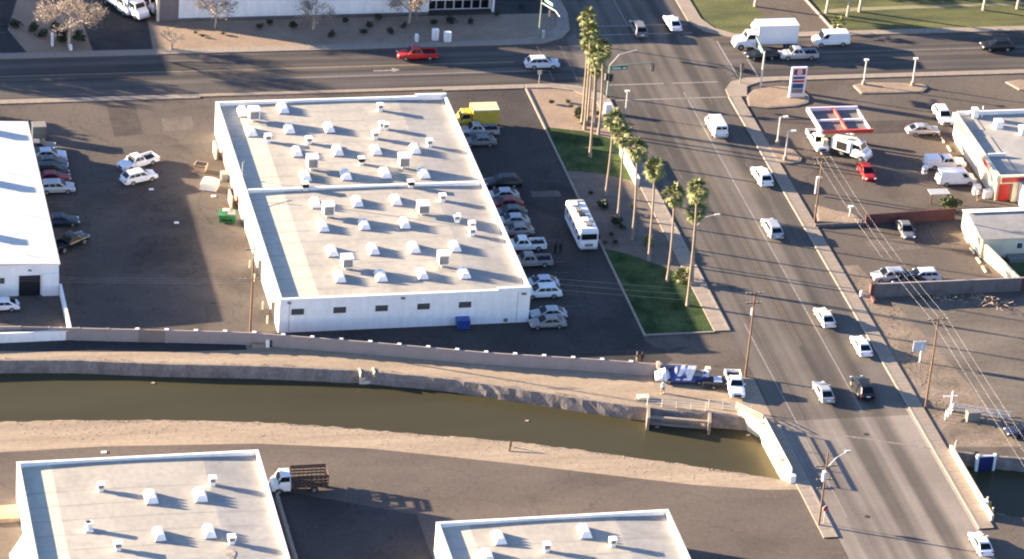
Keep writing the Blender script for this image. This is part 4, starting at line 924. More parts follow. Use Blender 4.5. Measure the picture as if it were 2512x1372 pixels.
def leafclump(name, m, rx, ry, rz, n, s=.16, zc=None, hollow=.35):
    b = MB(); zc = rz if zc is None else zc
    lob = [(random.uniform(-.45,.45)*rx, random.uniform(-.45,.45)*ry, zc+random.uniform(-.4,.45)*rz, random.uniform(.45,.7)) for _ in range(7)]
    for i in range(n):
        lx, ly, lz, lr = random.choice(lob)
        d = Vector((random.gauss(0,1),random.gauss(0,1),random.gauss(0,1))).normalized()*(hollow+(1-hollow)*random.random()**.5)
        c = Vector((lx+d.x*rx*lr, ly+d.y*ry*lr, lz+d.z*rz*lr))
        if c.z < .02: continue
        u = Vector((random.gauss(0,1),random.gauss(0,1),random.gauss(0,1))).normalized(); v = u.cross(Vector((random.gauss(0,1),random.gauss(0,1),random.gauss(0,1)))).normalized()
        k = s*random.uniform(.6,1.3); b.add([c-u*k,c+v*k*.6,c+u*k,c-v*k*.6], [(0,1,2,3)])
    return b.mesh(name, m)
SH = [leafclump('shrub', A['leaf'], .6,.6,.5, 260, .12) for _ in range(3)]
def shrub(px, py, s, label, group, m=None):
    o = link('shrub', random.choice(SH), None, at(px, py), random.uniform(0,6)); o.scale = (s,s,s*random.uniform(.8,1.1)); tag(o, label, 'shrub', group)
for px, py, s, d in ((1354,255,.8,'leftmost in the sunny corner gravel'),(1394,253,.7,'upper one in the sunny corner gravel'),(1400,266,.7,'just below the upper one in the corner gravel'),(1418,288,1.6,'largest in the corner gravel'),(1436,292,1.2,'at the palm trunks in the corner gravel'),(1430,306,.8,'lowest in the corner gravel'),(1466,283,.9,'right of the palm trunks'),
   (1450,478,.7,'small round one in the grey gravel'),(1480,512,1.7,'big round one in the grey gravel'),(1509,552,1.8,'dark bushy one in the middle of the grey gravel'),(1527,564,.9,'tucked right behind the dark bushy one'),(1552,510,.7,'beside the third palm trunk'),(1500,580,.7,'left near the lawn edge'),(1510,598,.7,'lower left in the grey gravel'),(1486,598,.6,'at the kerb near the motor home nose'),(1590,602,1.3,'under the small yellow palm')):
    shrub(px, py, s, 'dark shrub '+d, 'shrubs in the landscape strip')
for i, (px, py) in enumerate(((662,60),(717,72),(812,90),(848,57),(890,85),(905,67),(926,50),(958,82),(990,68),(1062,62),(1106,57),(1153,58),(1278,22),(638,70),(1219,40))):
    shrub(px, py, random.uniform(.9,1.4), 'dark shrub in the shaded gravel before the store, %dth from the west or so' % (i+1) if False else 'dark round shrub in the store gravel, '+['below the west end of the pale wall','left of the bare round tree','alone near the kerb below the bare tree','close to the wall right of the bare tree','halfway to the kerb right of the bare tree','near the wall, middle of the bed','at the wall left of the pale tree','near the kerb left of the cabinets','under the pale bushy tree','above the cabinets','below the left shop windows','below the right shop windows','big one on the corner by the avenue','nearest the wall at the far west','at the right end of the shop front'][i], 'shrubs in front of the store')
for i, (px, py, s, d) in enumerate(((38,68,1.6,'leftmost'),(80,76,1.6,'second from left'),(103,90,1.6,'third from left'),(150,94,1.8,'middle'),(196,106,1.8,'lower right'),(150,108,1.6,'below the middle one'),(133,70,1.3,'under the tree'),(195,88,1.2,'upper right'))):
    shrub(px, py, s, 'dark shrub in the shaded island at the top left, '+d, 'shrubs in the top left island')
for px, py, s, d in ((1502,50+40,.5,''),) if False else (): pass
for px, py, s, d in ((480,84,.6,'left'),(497,92,.6,'middle'),(548,86,.7,'right')): shrub(px, py, s, 'small dry shrub in the sunlit gravel west of the store, %s one' % d, 'dry shrubs by the store')

def bare_tree(px, py, h, spread, label, leafy=0, m='twig'):
    p = at(px, py); t = thing('bare_tree', label, 'tree', p)
    tr = MB(); tr.tube([(0,0,0),(.1,0,h*.18),(.05,.1,h*.32)], [.2,.17,.13], 7)
    tr.obj('trunk', A['bark'], t, True)
    br_ = MB(); tips = []
    def grow(a, d, L_, r_, lv):
        e = a+d*L_; mid = a+d*L_*.5+Vector((random.gauss(0,.05),random.gauss(0,.05),random.gauss(0,.04)))*L_
        br_.tube([a, mid, e], [r_, r_*.8, r_*.6], 4 if lv < 2 else 3, False); tips.append(e)
        if lv >= 4: return
        for _ in range(4 if lv < 3 else 5):
            nd = (d+Vector((random.gauss(0,.75),random.gauss(0,.75),random.gauss(.12,.45)))).normalized()
            grow(a.lerp(e, random.uniform(.5,1)), nd, L_*random.uniform(.55,.75), r_*.58, lv+1)
    for i in range(4):
        az = i*1.57+random.uniform(-.3,.3); grow(Vector((.05,.1,h*.3)), Vector((math.cos(az)*spread,math.sin(az)*spread,1)).normalized(), h*.30, .09, 1)
    o = stuff(br_.obj('crown', A[m], t))
    if leafy:
        q = MB()
        for _ in range(leafy):
            c = random.choice(tips)+Vector((random.gauss(0,.25),random.gauss(0,.25),random.gauss(0,.25))); u = Vector((random.gauss(0,1),random.gauss(0,1),random.gauss(0,1))).normalized(); v = u.cross(Vector((0,0,1))).normalized()
            k = random.uniform(.07,.15); q.add([c-u*k,c+v*k*.6,c+u*k,c-v*k*.6], [(0,1,2,3)])
        stuff(q.obj('dry_leaves', A[m], t))
    return t
bare_tree(168, 116, 10.5, 1.5, 'big bare pinkish tree over the shaded island at the top left', 5000)
bare_tree(527, 68, 6.5, 1.2, 'bare tree with a pale trunk before the west end of the store', 900)
bare_tree(768, 72, 5.6, 1.5, 'bare round tree in front of the pale store wall', 1400)
bare_tree(1003, 56, 6.5, 1.2, 'pale bushy tree left of the shop front', 3500)
bare_tree(420, 122, 4.0, 1.7, 'low pale branching desert plant at the street edge beside the driveway', 0, 'bark')
def shade_tree(x, y, h, r_, label, group, n=1500, tr_h=.45):
    t = thing('shade_tree', label, 'tree', (x, y, 0), 0, group)
    MB().tube([(0,0,0),(.15,.1,h*.25),(.0,.2,h*tr_h),(.1,.1,h*.75)], [.26,.22,.18,.08], 8).obj('trunk', A['bark'], t, True)
    b = MB()
    for i in range(5):
        az = i*1.3; b.tube([(0,.2,h*tr_h),(math.cos(az)*r_*.35,math.sin(az)*r_*.35,h*.62),(math.cos(az)*r_*.6,math.sin(az)*r_*.6,h*.78)], [.12,.08,.04], 5)
    b.obj('limb', A['bark'], t)
    me = leafclump('crown', A['leafg'], r_, r_, h*.30, n, .30, h*.72); link('crown', me, t)
    return t
for px, py, h, r_, d in ((2027,32,10,3.5,'with a straight pale trunk, leftmost beyond the cross street'),(2078,40,9,3,'with a forked grey trunk, second from the left'),(2108,29,9.5,3,'with a leaning trunk, third from the left'),(2412,25,11,4,'with the white trunk at the right'),(2495,22,10,3.5,'at the far right corner'),(1852,16,8,2.6,'left of the dirt drive')):
    p = at(px, py); shade_tree(p.x, p.y, h, r_, 'park tree '+d, 'park trees')
for i, (x, y, h, r_) in enumerate(((56,97,10,4),(70,93,11,4.5),(83,96,12,5),(48,96,9,3.5),(97,92,12,5),(30,113,12,5),(40,108,9,4))):
    shade_tree(x, y, h, r_, 'tall shade tree north of the park path, '+['nearest the dirt drive','second from the drive','third from the drive','west of the dirt drive','farthest east','on the avenue median line far north','beside the avenue sidewalk far north'][i], 'trees beyond the top of the photo', 900)
for i, (x, y, h, r_) in enumerate(((-77,73.5,9.5,3.2),(-86,73,10,3.5),(-80,57,6.5,2.6))):  # unseen trees, added to cast blotchy shade over the street and lots
    shade_tree(x, y, h, r_, 'unseen shade-casting tree west of the lots, '+['by the north kerb','farthest west','south of the cross street'][i], 'added shade-casting trees west of the photo', 1200)
p = at(2330, 516); t = thing('bush', 'green olive bush spilling at the corner of the white house and the red wall', 'bush', p)
link('foliage', leafclump('foliage', A['leafg'], 1.7,1.3,1.1, 900, .16), t); MB().tube([(0,0,0),(.1,0,.8)], .1, 6).obj('stem', A['bark'], t)
p = at(2400, 478); t = thing('clutter_pile', 'white and maroon cart clutter north of the white house roof', 'clutter', p, 0)
BX('box', A['white'], t, -.7,.3,-.1,.8,0,1.3); BX('frame', A['white'], t, .4,1.6,-1.2,-.2,0,1.0); BX('box', A['rust'], t, .2,.7,-.6,.1,0,.9)
p = at(1590, 588, 1.1); t = thing('young_palm', 'small yellow-green palm at the foot of a tall palm trunk', 'palm tree', (p.x, p.y, 0))
MB().tube([(0,0,0),(0,0,.9)], [.16,.12], 7).obj('trunk', A['trunk'], t)
for i in range(12):
    o = link('frond', FR[i%3], t, (0,0,.95)); o.rotation_euler = (0, -R(60-70*i/11), i*2.4); o.scale = (.7,.7,.7)
p = at(1675, 690); t = thing('sago_palm', 'bright yellow-green palm bush behind the southmost palm trunks', 'palm tree', (p.x, p.y, 0))
for i in range(22):
    o = link('frond', FR[i%3], t, (0,0,.45)); o.rotation_euler = (0, -R(70-70*i/21), i*2.4); o.scale = (1.15,1.15,1.15)
MB().tube([(0,0,0),(0,0,.5)], [.3,.22], 7).obj('trunk', A['trunk'], t)
p = at(2054, 78); t = thing('young_palm', 'small yellowish palm at the park kerb above the white van', 'palm tree', (p.x, p.y, 0))
MB().tube([(0,0,0),(0,0,1.2)], [.2,.14], 7).obj('trunk', A['white'], t)
for i in range(18):
    o = link('frond', FR[i%3], t, (0,0,1.3)); o.rotation_euler = (0, -R(75-90*i/17), i*2.4)

# ================================================================ poles, wires, signs
def hgt(bx, by, tx, ty):
    base = at(bx, by); lo, hi = 0.2, 30
    for _ in range(40):
        h = (lo+hi)/2
        if at(tx, ty, h).y > base.y: lo = h
        else: hi = h
    return base, h
def util_pole(bx, by, tx, ty, label, arms, rz=0, m='wood', extra=0):
    base, h = hgt(bx, by, tx, ty); h += extra
    t = thing('utility_pole', label, 'utility pole', base, R(rz), 'wooden utility poles')
    MB().tube([(0,0,0),(.03,0,h*.5),(0,0,h)], [.15,.12,.10], 8).obj('pole', A[m], t)
    for z, L_ in arms:
        a = BX('crossarm', A['concrete'] if L_ > 1.5 else A['woodd'], t, -L_, L_, .12, .22, h*z-.05, h*z+.05)
        for x in (-L_*.9, -L_*.45, L_*.45, L_*.9): MB().tube([(x,.17,h*z+.05),(x,.17,h*z+.22)], .035, 6).obj('insulator', A['metal'], a)
    return t, Vector(base), h
p1, b1, h1 = util_pole(613, 828, 621, 590, 'wooden utility pole with pale crossarms by the canal wall and middle warehouse corner', [(.60,1.7),(.90,1.0)])
p2, b2, h2 = util_pole(1828, 925, 1848, 716, 'wooden utility pole on the avenue kerb just north of the canal', [(.97,1.2),(.86,1.0)])
p3, b3, h3 = util_pole(2270, 1000, 2300, 780, 'wooden utility pole at the sidewalk edge right of the avenue', [(.97,1.3)])
p4, b4, h4 = util_pole(2008, 1290, 2025, 1110, 'wooden utility pole at the stop sign south of the bridge', [(.80,1.4),(.62,1.0),(.5,.8)])
p5, b5, h5 = util_pole(1998, 545, 2035, 385, 'wooden utility pole at the edge of the gas station by the avenue', [(.97,1.3),(.88,1.0)])
MB().tube([(0,.2,h2*.72),(0,.2,h2*.80)], .22, 10).obj('transformer', A['metal'], p2)
MB().tube([(0,0,h4*.78),(1.2,.3,h4*.90),(2.4,.6,h4*.95)], .05, 6).obj('lamp_arm', A['steel'], p4); BX('lamp_head', A['steel'], p4, 2.3,2.9,.5,.75,h4*.94,h4*.97); BX('meter_box', A['white'], p4, -.35,.0,-.3,.1,h4*.62,h4*.75)
def wire(a, b, sag, name, lab, m='black', r_=.022, grp=None):
    pts_ = []
    for i in range(13):
        f = i/12; q = Vector(a).lerp(Vector(b), f); q.z -= sag*4*f*(1-f); pts_.append(q)
    return tag(MB().tube(pts_, r_, 4).obj(name, A[m]), lab, 'wire', grp)
far5 = Vector((b5.x-1, 120, h5)); low3 = Vector((b3.x+3.0, -150, h3))
for k, dx in enumerate((-1.0,.1,1.1)):
    wire((b5.x+dx, b5.y+.19, h5*.97+.32), (b3.x+dx, b3.y+.19, h3*.97+.32), .9, 'power_line', 'pale power line between the two wooden poles right of the avenue, %s strand' % ORD[k], 'metal', .008, 'power lines right of the avenue')
    wire((b3.x+dx, b3.y+.19, h3*.97+.32), (low3.x+dx, low3.y, low3.z), 1.0, 'power_line', 'pale power line running south off the photo from the right pole, %s strand' % ORD[k], 'metal', .008, 'power lines right of the avenue')
for k, dz in enumerate((.35, -.4, -1.2)):
    wire((b1.x, b1.y, h1*.9+dz), (b2.x, b2.y, h2*.95+dz), .5, 'service_wire', 'thin pale wire over the parking lot toward the avenue pole, %s strand' % ORD[k], 'metal', .008, 'thin wires over the lots')
    wire((b1.x, b1.y, h1*.6+dz*.4), (b1.x-70, b1.y+10, h1*.62+dz*.4), .8, 'service_wire', 'thin pale wire over the west yard from the pole, %s strand' % ORD[k], 'metal', .007, 'thin wires over the lots')
def lamp_post(bx, by, tx, ty, label, arm=0, grp='lamp posts at the gas station', base=True, r_=.11):
    bs, h = hgt(bx, by, tx, ty); t = thing('lamp_post', label, 'lamp post', bs, 0, grp)
    MB().tube([(0,0,.3),(0,0,h)], [r_*1.15,r_], 8).obj('pole', A['steel'], t)
    if base: MB().tube([(0,0,0),(0,0,.75)], .30, 10).obj('footing', A['concrete'], t)
    if arm: MB().tube([(0,0,h),(arm*.5,0,h+.12),(arm,0,h+.1)], .06, 6).obj('arm', A['steel'], t)
    BX('lamp', A['lamp'], t, arm-.32, arm+.32, -.2, .2, h+.0, h+.16)
    return t
lamp_post(2118,210,2131,148,'white lamp post on the left end of the long island by the cross street')
lamp_post(2238,212,2250,145,'white lamp post on the right end of the long island by the cross street')
lamp_post(1906,357,1918,288,'lamp post with a short arm just above the triangular island',.8); lamp_post(1925,395,1938,323,'lamp post with a short arm on the triangular island',.8)
lamp_post(2000,480,2006,437,'short thick white post beside the pole at the gas station edge',.25,'',False,.16)
lamp_post(1534,282,1538,225,'thin white post at the avenue kerb by the corner cluster of palms',0,'',False,.09); 
lamp_post(2084,535,2089,508,'short white post with a round head on the low wall of the gas station',0,'',False,.12)
bs, h = hgt(1696,648,1712,556); t = thing('street_light', 'grey street light leaning its arm over the avenue behind the lower palms', 'street light', bs)
MB().tube([(0,0,0),(0,0,h)], [.13,.09], 8).obj('pole', A['steel'], t); MB().tube([(0,0,h),(1.6,.9,h+.9),(2.9,1.0,h+1.1)], .06, 6).obj('arm', A['steel'], t); BX('lamp', A['steel'], t, 2.8,3.5,.85,1.15,h+1.05,h+1.2)
# traffic signals
def signal_head(parent, x, y, z, rz=0):
    o = BX('signal_head', A['black'], parent, -.22,.22,-.2,.2,-.55,.55); o.location = (x,y,z); o.rotation_euler.z = rz
    for k in range(3): MB().tube([(0,-.201,.36-.36*k),(0,-.30,.36-.36*k)], .13, 8).obj('visor', A['louvre'], o)
bs = at(1489, 236); t = thing('traffic_signal', 'grey-green signal mast with a green street name sign over the near corner', 'traffic signal', bs)
MB().tube([(0,0,0),(0,0,4.9)], [.16,.12], 8).obj('pole', A['greenp'], t); MB().tube([(0,0,4.6),(3.0,.2,4.85),(6.3,.3,4.9)], .08, 6).obj('mast_arm', A['greenp'], t)
MB().tube([(0,0,4.9),(1.5,.9,6.1),(4.2,1.6,6.4)], .06, 6).obj('lamp_arm', A['steel'], t)
sgn = BX('street_sign', A['signg'], t, .25, 2.6, -.06, -.0, 4.15, 4.72); lt = MB()
for x0, x1 in ((.45,.75),(.8,1.05),(1.1,1.32),(1.36,1.62),(1.95,2.2),(2.24,2.42)): lt.box(x0, x1, -.075, -.061, 4.32, 4.50)
lt.obj('sign_lettering', A['lamp'], sgn)
signal_head(t, 6.3, .0, 4.35); signal_head(t, .35, -.1, 2.9, .5); signal_head(t, -.3, .05, 3.1, -1.2)
bs = at(1815, 205); t = thing('traffic_signal', 'signal post on the south-east corner of the crossing', 'traffic signal', bs)
MB().tube([(0,0,0),(0,0,3.1)], .09, 8).obj('pole', A['greenp'], t); signal_head(t, 0, -.15, 2.7, .3)
bs = at(1866, 212); t = thing('traffic_signal', 'tall signal mast beside the white box truck with a tilted street name sign', 'traffic signal', bs)
MB().tube([(0,0,0),(0,0,5.6)], [.16,.11], 8).obj('pole', A['steel'], t); MB().tube([(0,0,5.2),(.1,4.8,5.5)], .08, 6).obj('mast_arm', A['greenp'], t)
MB().box(-.04,.02,.9,3.1,4.7,5.25).obj('street_sign', A['signg'], t); BX('sign_lettering', A['lamp'], t, -.055,-.041,1.2,2.8,4.88,5.08); MB().tube([(0,0,5.4),(-2.2,1.2,6.3)], .06, 6).obj('lamp_arm', A['steel'], t)
bs = at(1322, 92); t = thing('traffic_signal', 'signal mast with a pale green street name sign at the store corner', 'traffic signal', bs)
MB().tube([(0,0,0),(0,0,6.4)], [.15,.11], 8).obj('pole', A['greenp'], t); MB().tube([(0,0,5.6),(1.4,-3.2,5.7),(1.7,-4.4,5.4)], .07, 6).obj('mast_arm', A['steel'], t)
o = MB().box(-.03,.03,-1.1,1.1,-.28,.28).obj('street_sign', A['signg'], t); o.location = (.75,-1.2,6.2); o.rotation_euler.z = R(22); BX('sign_lettering', A['lamp'], o, -.045,-.031,-.9,.9,-.14,.14); signal_head(t, 1.0, -1.6, 4.7, .6); BX('control_box', A['metal'], t, .3,.75,-.6,-.2,.0,1.3)
bs = at(1322, 205); t = thing('traffic_sign', 'small back of a road sign on a thin post before the pale blue car', 'road sign', bs); MB().tube([(0,0,0),(0,0,2)], .05, 6).obj('post', A['metal'], t); BX('panel', A['metal'], t, -.3,.3,-.03,-.0,1.5,2.1)
# stop sign
p = at(2020, 1285); t = thing('stop_sign', 'red stop sign seen edge on beside the pole south of the bridge', 'stop sign', (p.x, p.y, 0), R(20))
MB().tube([(0,0,0),(0,0,2.4)], .05, 6).obj('post', A['metal'], t)
MB().tube([(0,-.03,2.15),(0,.0,2.15)], .42, 8).obj('panel', A['white'], t); MB().tube([(0,-.05,2.15),(0,-.031,2.15)], .38, 8).obj('red_face', A['red'], t)
# cabinets in front of the store
for px, py, w_, h_, d in ((1067,98,.75,1.7,'left tall one with a sign on top'),(1097,102,.85,1.5,'right wide one'),(1022,102,.35,1.1,'small one to the west'),(128,112,.25,1.9,'slim one in the top left island'),(173,122,.35,.7,'short one in the top left island')):
    p = at(px, py); t = thing('utility_cabinet', 'pale utility cabinet in the shaded gravel, '+d, 'cabinet', p, 0, 'pale utility cabinets')
    BX('cabinet', A['white'], t, -w_*.6,w_*.6,-.4,.4,.08,h_); BX('plinth', A['concrete'], t, -w_*.7,w_*.7,-.5,.5,0,.08); BX('door_line', A['metal'], t, -.02,.02,-.41,-.401,.2,h_-.1)
# white sign at the right
bs = at(2256, 889); t = thing('signboard', 'white signboard on a short post in the dirt right of the avenue', 'sign', bs)
MB().tube([(0,0,0),(0,0,2.7)], .10, 8).obj('post', A['white'], t); BX('board', PC['sky'], t, -1.15,.45,-.05,.05,1.7,3.1); BX('frame', A['white'], t, -1.2,.5,-.09,-.051,3.0,3.15); BX('frame', A['white'], t, -1.2,-1.1,-.09,-.051,1.7,2.99)
p = at(2112, 727); tag(MB().tube([(p.x,p.y,0),(p.x,p.y,.7),(p.x,p.y,.85)], [.22,.22,.08], 8).obj('hydrant', A['white']), 'small white hydrant at the sidewalk edge by the brown wall pier', 'hydrant')

# gas station islands
def island(pts_, label, fill='gravel'):
    pts_ = [xy(*q) for q in pts_]; c = (sum(q[0] for q in pts_)/len(pts_), sum(q[1] for q in pts_)/len(pts_))
    t = thing('kerbed_island', label, 'traffic island', (c[0], c[1], 0))
    o = [(q[0]-c[0], q[1]-c[1]) for q in pts_]; i_ = [(x*(1-.3/max(.5,math.hypot(x,y))), y*(1-.3/max(.5,math.hypot(x,y)))) for x, y in o]
    MB().prism(o, .001, .16).obj('kerb', A['kerb'], t); MB().prism(i_, .161, .19).obj('gravel_fill', A[fill], t)
island([(2093,212),(2120,204),(2200,206),(2262,208),(2276,217),(2262,227),(2200,229),(2112,231)], 'long kerbed gravel island with two white lamp posts')
island([(1832,236),(1850,222),(1905,214),(1960,216),(1985,240),(1982,254),(1950,262),(1880,267),(1836,262)], 'rounded kerbed gravel island under the price sign')
island([(1884,362),(1900,357),(1945,370),(1966,390),(1962,400),(1925,404),(1905,397)], 'triangular kerbed gravel island with two lamp posts')
island([(2466,203),(2500,198),(2560,205),(2560,224),(2500,222)], 'kerbed gravel island cut by the right edge')
island([(2000,505),(2050,520),(2090,527),(2115,541),(2110,552),(2006,545)], 'gravel wedge with low kerbs at the foot of the gas station pole')
for i, (px, py) in enumerate(((2312,345),(2328,366),(2300,326))):
    p = at(px, py); tag(MB().box(p.x-.1,p.x+.1,p.y-.8,p.y+.8,0,.16).obj('wheel_stop', A['cream']), 'cream parking stop before the shop, %s from the north' % ('second','third','first')[i], 'parking stop', 'parking stops by the shop')
p = at(2268, 425); t = thing('barrel', 'white and rust striped barrel behind the camper pickup', 'barrel', p)
MB().tube([(0,0,0),(0,0,1.1)], .4, 10).obj('drum', A['white'], t); MB().tube([(0,0,.4),(0,0,.6)], .41, 10).obj('band', A['rust'], t)
p = at(2300, 495); t = thing('shed_frame', 'low grey lean-to roof on dark posts beside the olive bush', 'shelter', p)
BX('roof', A['metal'], t, -1.4,1.4,-.8,.8,1.5,1.58)
for x in (-1.2,1.2): BX('post', A['woodd'], t, x-.07,x+.07,-.7,-.56,0,1.5)

# ================================================================ yard things
p = at(557, 543); t = thing('dumpster', 'green dumpster heaped with junk beside the middle warehouse', 'dumpster', p, R(-8))
MB().loft([[(-1.0,-.75,.15),(1.0,-.75,.15),(1.0,.75,.15),(-1.0,.75,.15)],[(-1.15,-.9,1.2),(1.15,-.9,1.2),(1.15,.9,1.2),(-1.15,.9,1.2)]]).obj('bin', A['green'], t)
BX('lid', A['green'], t, -1.15,-.1,-.9,.9,1.21,1.30); BX('load', A['louvre'], t, .0,1.0,-.7,.7,1.21,1.4); BX('load', A['cream'], t, -.6,.3,.2,.8,1.31,1.5); BX('pocket', A['dark'], t, -.7,.7,-.95,-.9,.5,.75)
p = at(492, 420); t = thing('dumpster', 'rusty brown open dumpster with a black mouth in the yard', 'dumpster', p, R(-25))
MB().loft([[(-.7,-.6,.1),(.7,-.6,.1),(.7,.6,.1),(-.7,.6,.1)],[(-.85,-.7,1.1),(.85,-.7,1.1),(.85,.7,1.1),(-.85,.7,1.1)]]).obj('bin', A['tan'], t)
BX('mouth', A['dark'], t, -.72,.72,-.58,.58,1.101,1.13); BX('rim', A['rust'], t, -.85,.85,-.75,-.701,.95,1.12)
p = at(514, 462); t = thing('covered_bin', 'cream tarp-covered bin with a peaked top in the yard', 'bin', p, R(-22))
MB().loft([[(-1.0,-.9,.1),(1.1,-.8,.1),(1.1,.9,.1),(-1.0,.9,.1)],[(-1.05,-.95,1.0),(1.15,-.85,1.0),(1.15,.95,1.0),(-1.05,.95,1.0)],[(-.3,-.2,1.5),(.5,-.2,1.5),(.5,.4,1.5),(-.3,.4,1.5)]]).obj('cover', A['cream'], t); BX('skirt', A['white'], t, -1.1,1.15,-1.0,-.96,.1,.85)
p = at(95, 342); t = thing('dumpster', 'dark steel dumpster at the north-east corner of the left warehouse', 'dumpster', p)
BX('bin', A['teal'] if 'teal' in A else PC['teal'], t, -.9,.9,-.7,.9,.1,2.2); BX('lid', A['louvre'], t, -.95,.95,-.75,.95,2.201,2.28)
p = at(1135, 805); t = thing('dumpster', 'bright blue bin against the south wall of the middle warehouse', 'dumpster', (p.x, p.y+.15, 0))
MB().loft([[(-.75,-.6,.1),(.75,-.6,.1),(.75,.6,.1),(-.75,.6,.1)],[(-.85,-.7,1.05),(.85,-.7,1.05),(.85,.6,1.2),(-.85,.6,1.2)]]).obj('bin', A['blue'], t); BX('lid', A['blue'], t, -.87,.87,-.6,.62,1.2,1.28); BX('handle', A['black'], t, -.5,.5,-.78,-.72,.8,.86)
for px, py, c, d in ((533,392,'cream','cream sheet standing by the west wall near its north end'),(571,512,'tan','tan sheet standing by the west wall south of the tarp bin')):
    p = at(px, py); tag(MB().box(-33.55,-33.35,p.y,p.y+2.4,0,1.7).obj('standing_sheet', A[c]), d, 'panel')
t = thing('pallet_stack', 'grey stack of pallets by the west wall of the middle warehouse', 'pallets', (*xy(552,440),0))
for i in range(6): BX('pallet', A['louvre'], t, -.6,.6,-.6,.6,i*.18,i*.18+.13)
for px, py in ((433,547),(524,482),(255,1110),(371,465)):
    p = at(px, py); tag(MB().box(-.3,.3,-.2,.2,0,.08).obj('litter', A['white']), 'scrap of white litter on the pavement '+{433:'in the middle of the yard',524:'near the warehouse wall',255:'above the lower left warehouse',371:'below the white car in the yard'}[px], 'litter').location = (p.x, p.y, .005)
# white carton near the canal wall opening
p = at(656, 850); t = thing('valve_box', 'white and black valve box on the path below the pole', 'box', p); BX('box', A['white'], t, -.25,.2,-.3,.3,0,1.0); BX('side', A['dark'], t, .201,.5,-.3,.3,0,.9); 
p = at(636, 850); tag(MB().box(p.x-.9,p.x+.6,p.y-.35,p.y+.35,0,.5).obj('concrete_block', A['dirt']), 'tan concrete block at the foot of the utility pole on the path', 'block')
p = at(1164, 882); tag(MB().tube([(p.x,p.y,0),(p.x,p.y,.8),(p.x,p.y,1.0)], [.3,.32,.1], 8).obj('valve_post', A['cream']), 'small cream valve post on the dirt path below the canal wall', 'post')
# ladder steps on the canal bank
p = at(898, 905); t = thing('bank_steps', 'cream concrete steps let into the canal bank', 'steps', (p.x, p.y+.35, 0))
for i in range(4): BX('step', A['cream'], t, -.75,.75,-.45-.28*i-.26,-.45-.28*i,-1.7,-.05-.35*i)
for sx in (-1,1): BX('side_wall', A['cream'], t, min(sx*.76,sx*.95), max(sx*.76,sx*.95), -1.5,-.3,-1.8,.12)
# sluice works on the north bank
def railing(name, pts_, label, z=.0, hh=1.1, m='steel', grp=None, step=1.6, nr=3):
    t = thing(name, label, 'railing', (pts_[0][0], pts_[0][1], z), 0, grp); o = Vector((*pts_[0], 0))
    P_ = [Vector((*q, 0))-o for q in pts_]
    for k in range(nr): MB().tube([q+Vector((0,0,hh*(k+1)/nr)) for q in P_], .045, 5).obj('rail', A[m], t)
    for a, b in zip(P_[:-1], P_[1:]):
        n_ = max(1, int((b-a).length/step))
        for i in range(n_+1): q = a.lerp(b, i/n_); MB().tube([q, q+Vector((0,0,hh+.06))], .05, 5).obj('post', A[m], t)
    return t
a0 = at(1590,1000); a1 = at(1733,1012); ang = math.atan2(a1.y-a0.y, a1.x-a0.x); L_ = (a1-a0).length
t = thing('sluice_platform', 'concrete sluice platform with a gate well on the north canal bank', 'sluice', (a0.x, a0.y-.9, 0), ang)
BX('deck', A['concrete'], t, 0, L_, -1.3, -.9, -.25, -.02); BX('side_wall', A['concrete'], t, -.35, 0, -2.2, .9, -2.0, .35); BX('side_wall', A['concrete'], t, L_, L_+.35, -1.9, .9, -2.0, .25); BX('back_wall', A['concrete'], t, 0.01, L_-.01, .7, .9, -2, .02); BX('well', A['louvre'], t, 0.01, L_-.01, -.89, .69, -1.4, -1.0); BX('gate', A['louvre'], t, 1.5, 5.0, -.6, -.45, -.99, -.3)
for i in range(3): BX('grate_bar', A['yellow'], t, L_-1.8+i*.45, L_-1.7+i*.45, -.88,.3,-.7,-.62)
q = at(1545, 1005); t = thing('headwall', 'sloping concrete wing wall beside the sluice', 'wing wall', (q.x, q.y, 0))
recalc(MB().add([(0,0,-2),(.35,0,-2),(1.9,2.2,-2),(1.5,2.3,-2),(0,0,-1.1),(.35,0,-1.1),(1.9,2.2,.25),(1.5,2.3,.25)], [(0,3,2,1),(4,5,6,7),(0,1,5,4),(1,2,6,5),(2,3,7,6),(3,0,4,7)]).obj('wall', A['concrete'], t)); BX('cap_block', A['cream'], t, 1.6,3.0,2.0,2.9,-.1,.35)
railing('pipe_railing', [(a0.x,a0.y+.5),(a1.x,a1.y+.5)], 'grey three-rail fence along the back of the sluice platform')
r1 = at(1738,1000); r2 = at(1842,1012); railing('pipe_railing', [(r1.x,r1.y),(r2.x,r2.y)], 'brown-grey rail fence between the sluice and the bridge wing wall', m='metal')
# bridge parapets
def seg_wall(name, pts_, z0_, z1_, w_, m, parent):
    for (a, b) in zip(pts_[:-1], pts_[1:]):
        ang = math.atan2(b[1]-a[1], b[0]-a[0]); L_ = math.hypot(b[0]-a[0], b[1]-a[1])
        o = MB().box(0, L_-.02, -w_/2, w_/2, z0_, z1_).obj(name, m, parent); o.location = (a[0], a[1], 0); o.rotation_euler.z = ang
seg_wall('parapet', [(22.9,-39.4),(22.95,-43.5),(23.0,-47.4),(23.1,-51.4)], -1.9, .85, .38, A['cream'], br)
seg_wall('wing_wall', [(20.9,-35.6),(22.88,-39.0)], -1.9, .7, .3, A['cream'], br)
seg_wall('parapet', [(44.75,-46.6),(44.75,-54.5),(44.75,-62.5)], -1.9, .85, .32, A['cream'], br)
BX('abutment', A['concrete'], br, 23.15, 25.24, -53.6, -37.2, -1.05, -.01); BX('abutment', A['concrete'], br, 42.61, 44.55, -64, -37.2, -1.05, -.01)
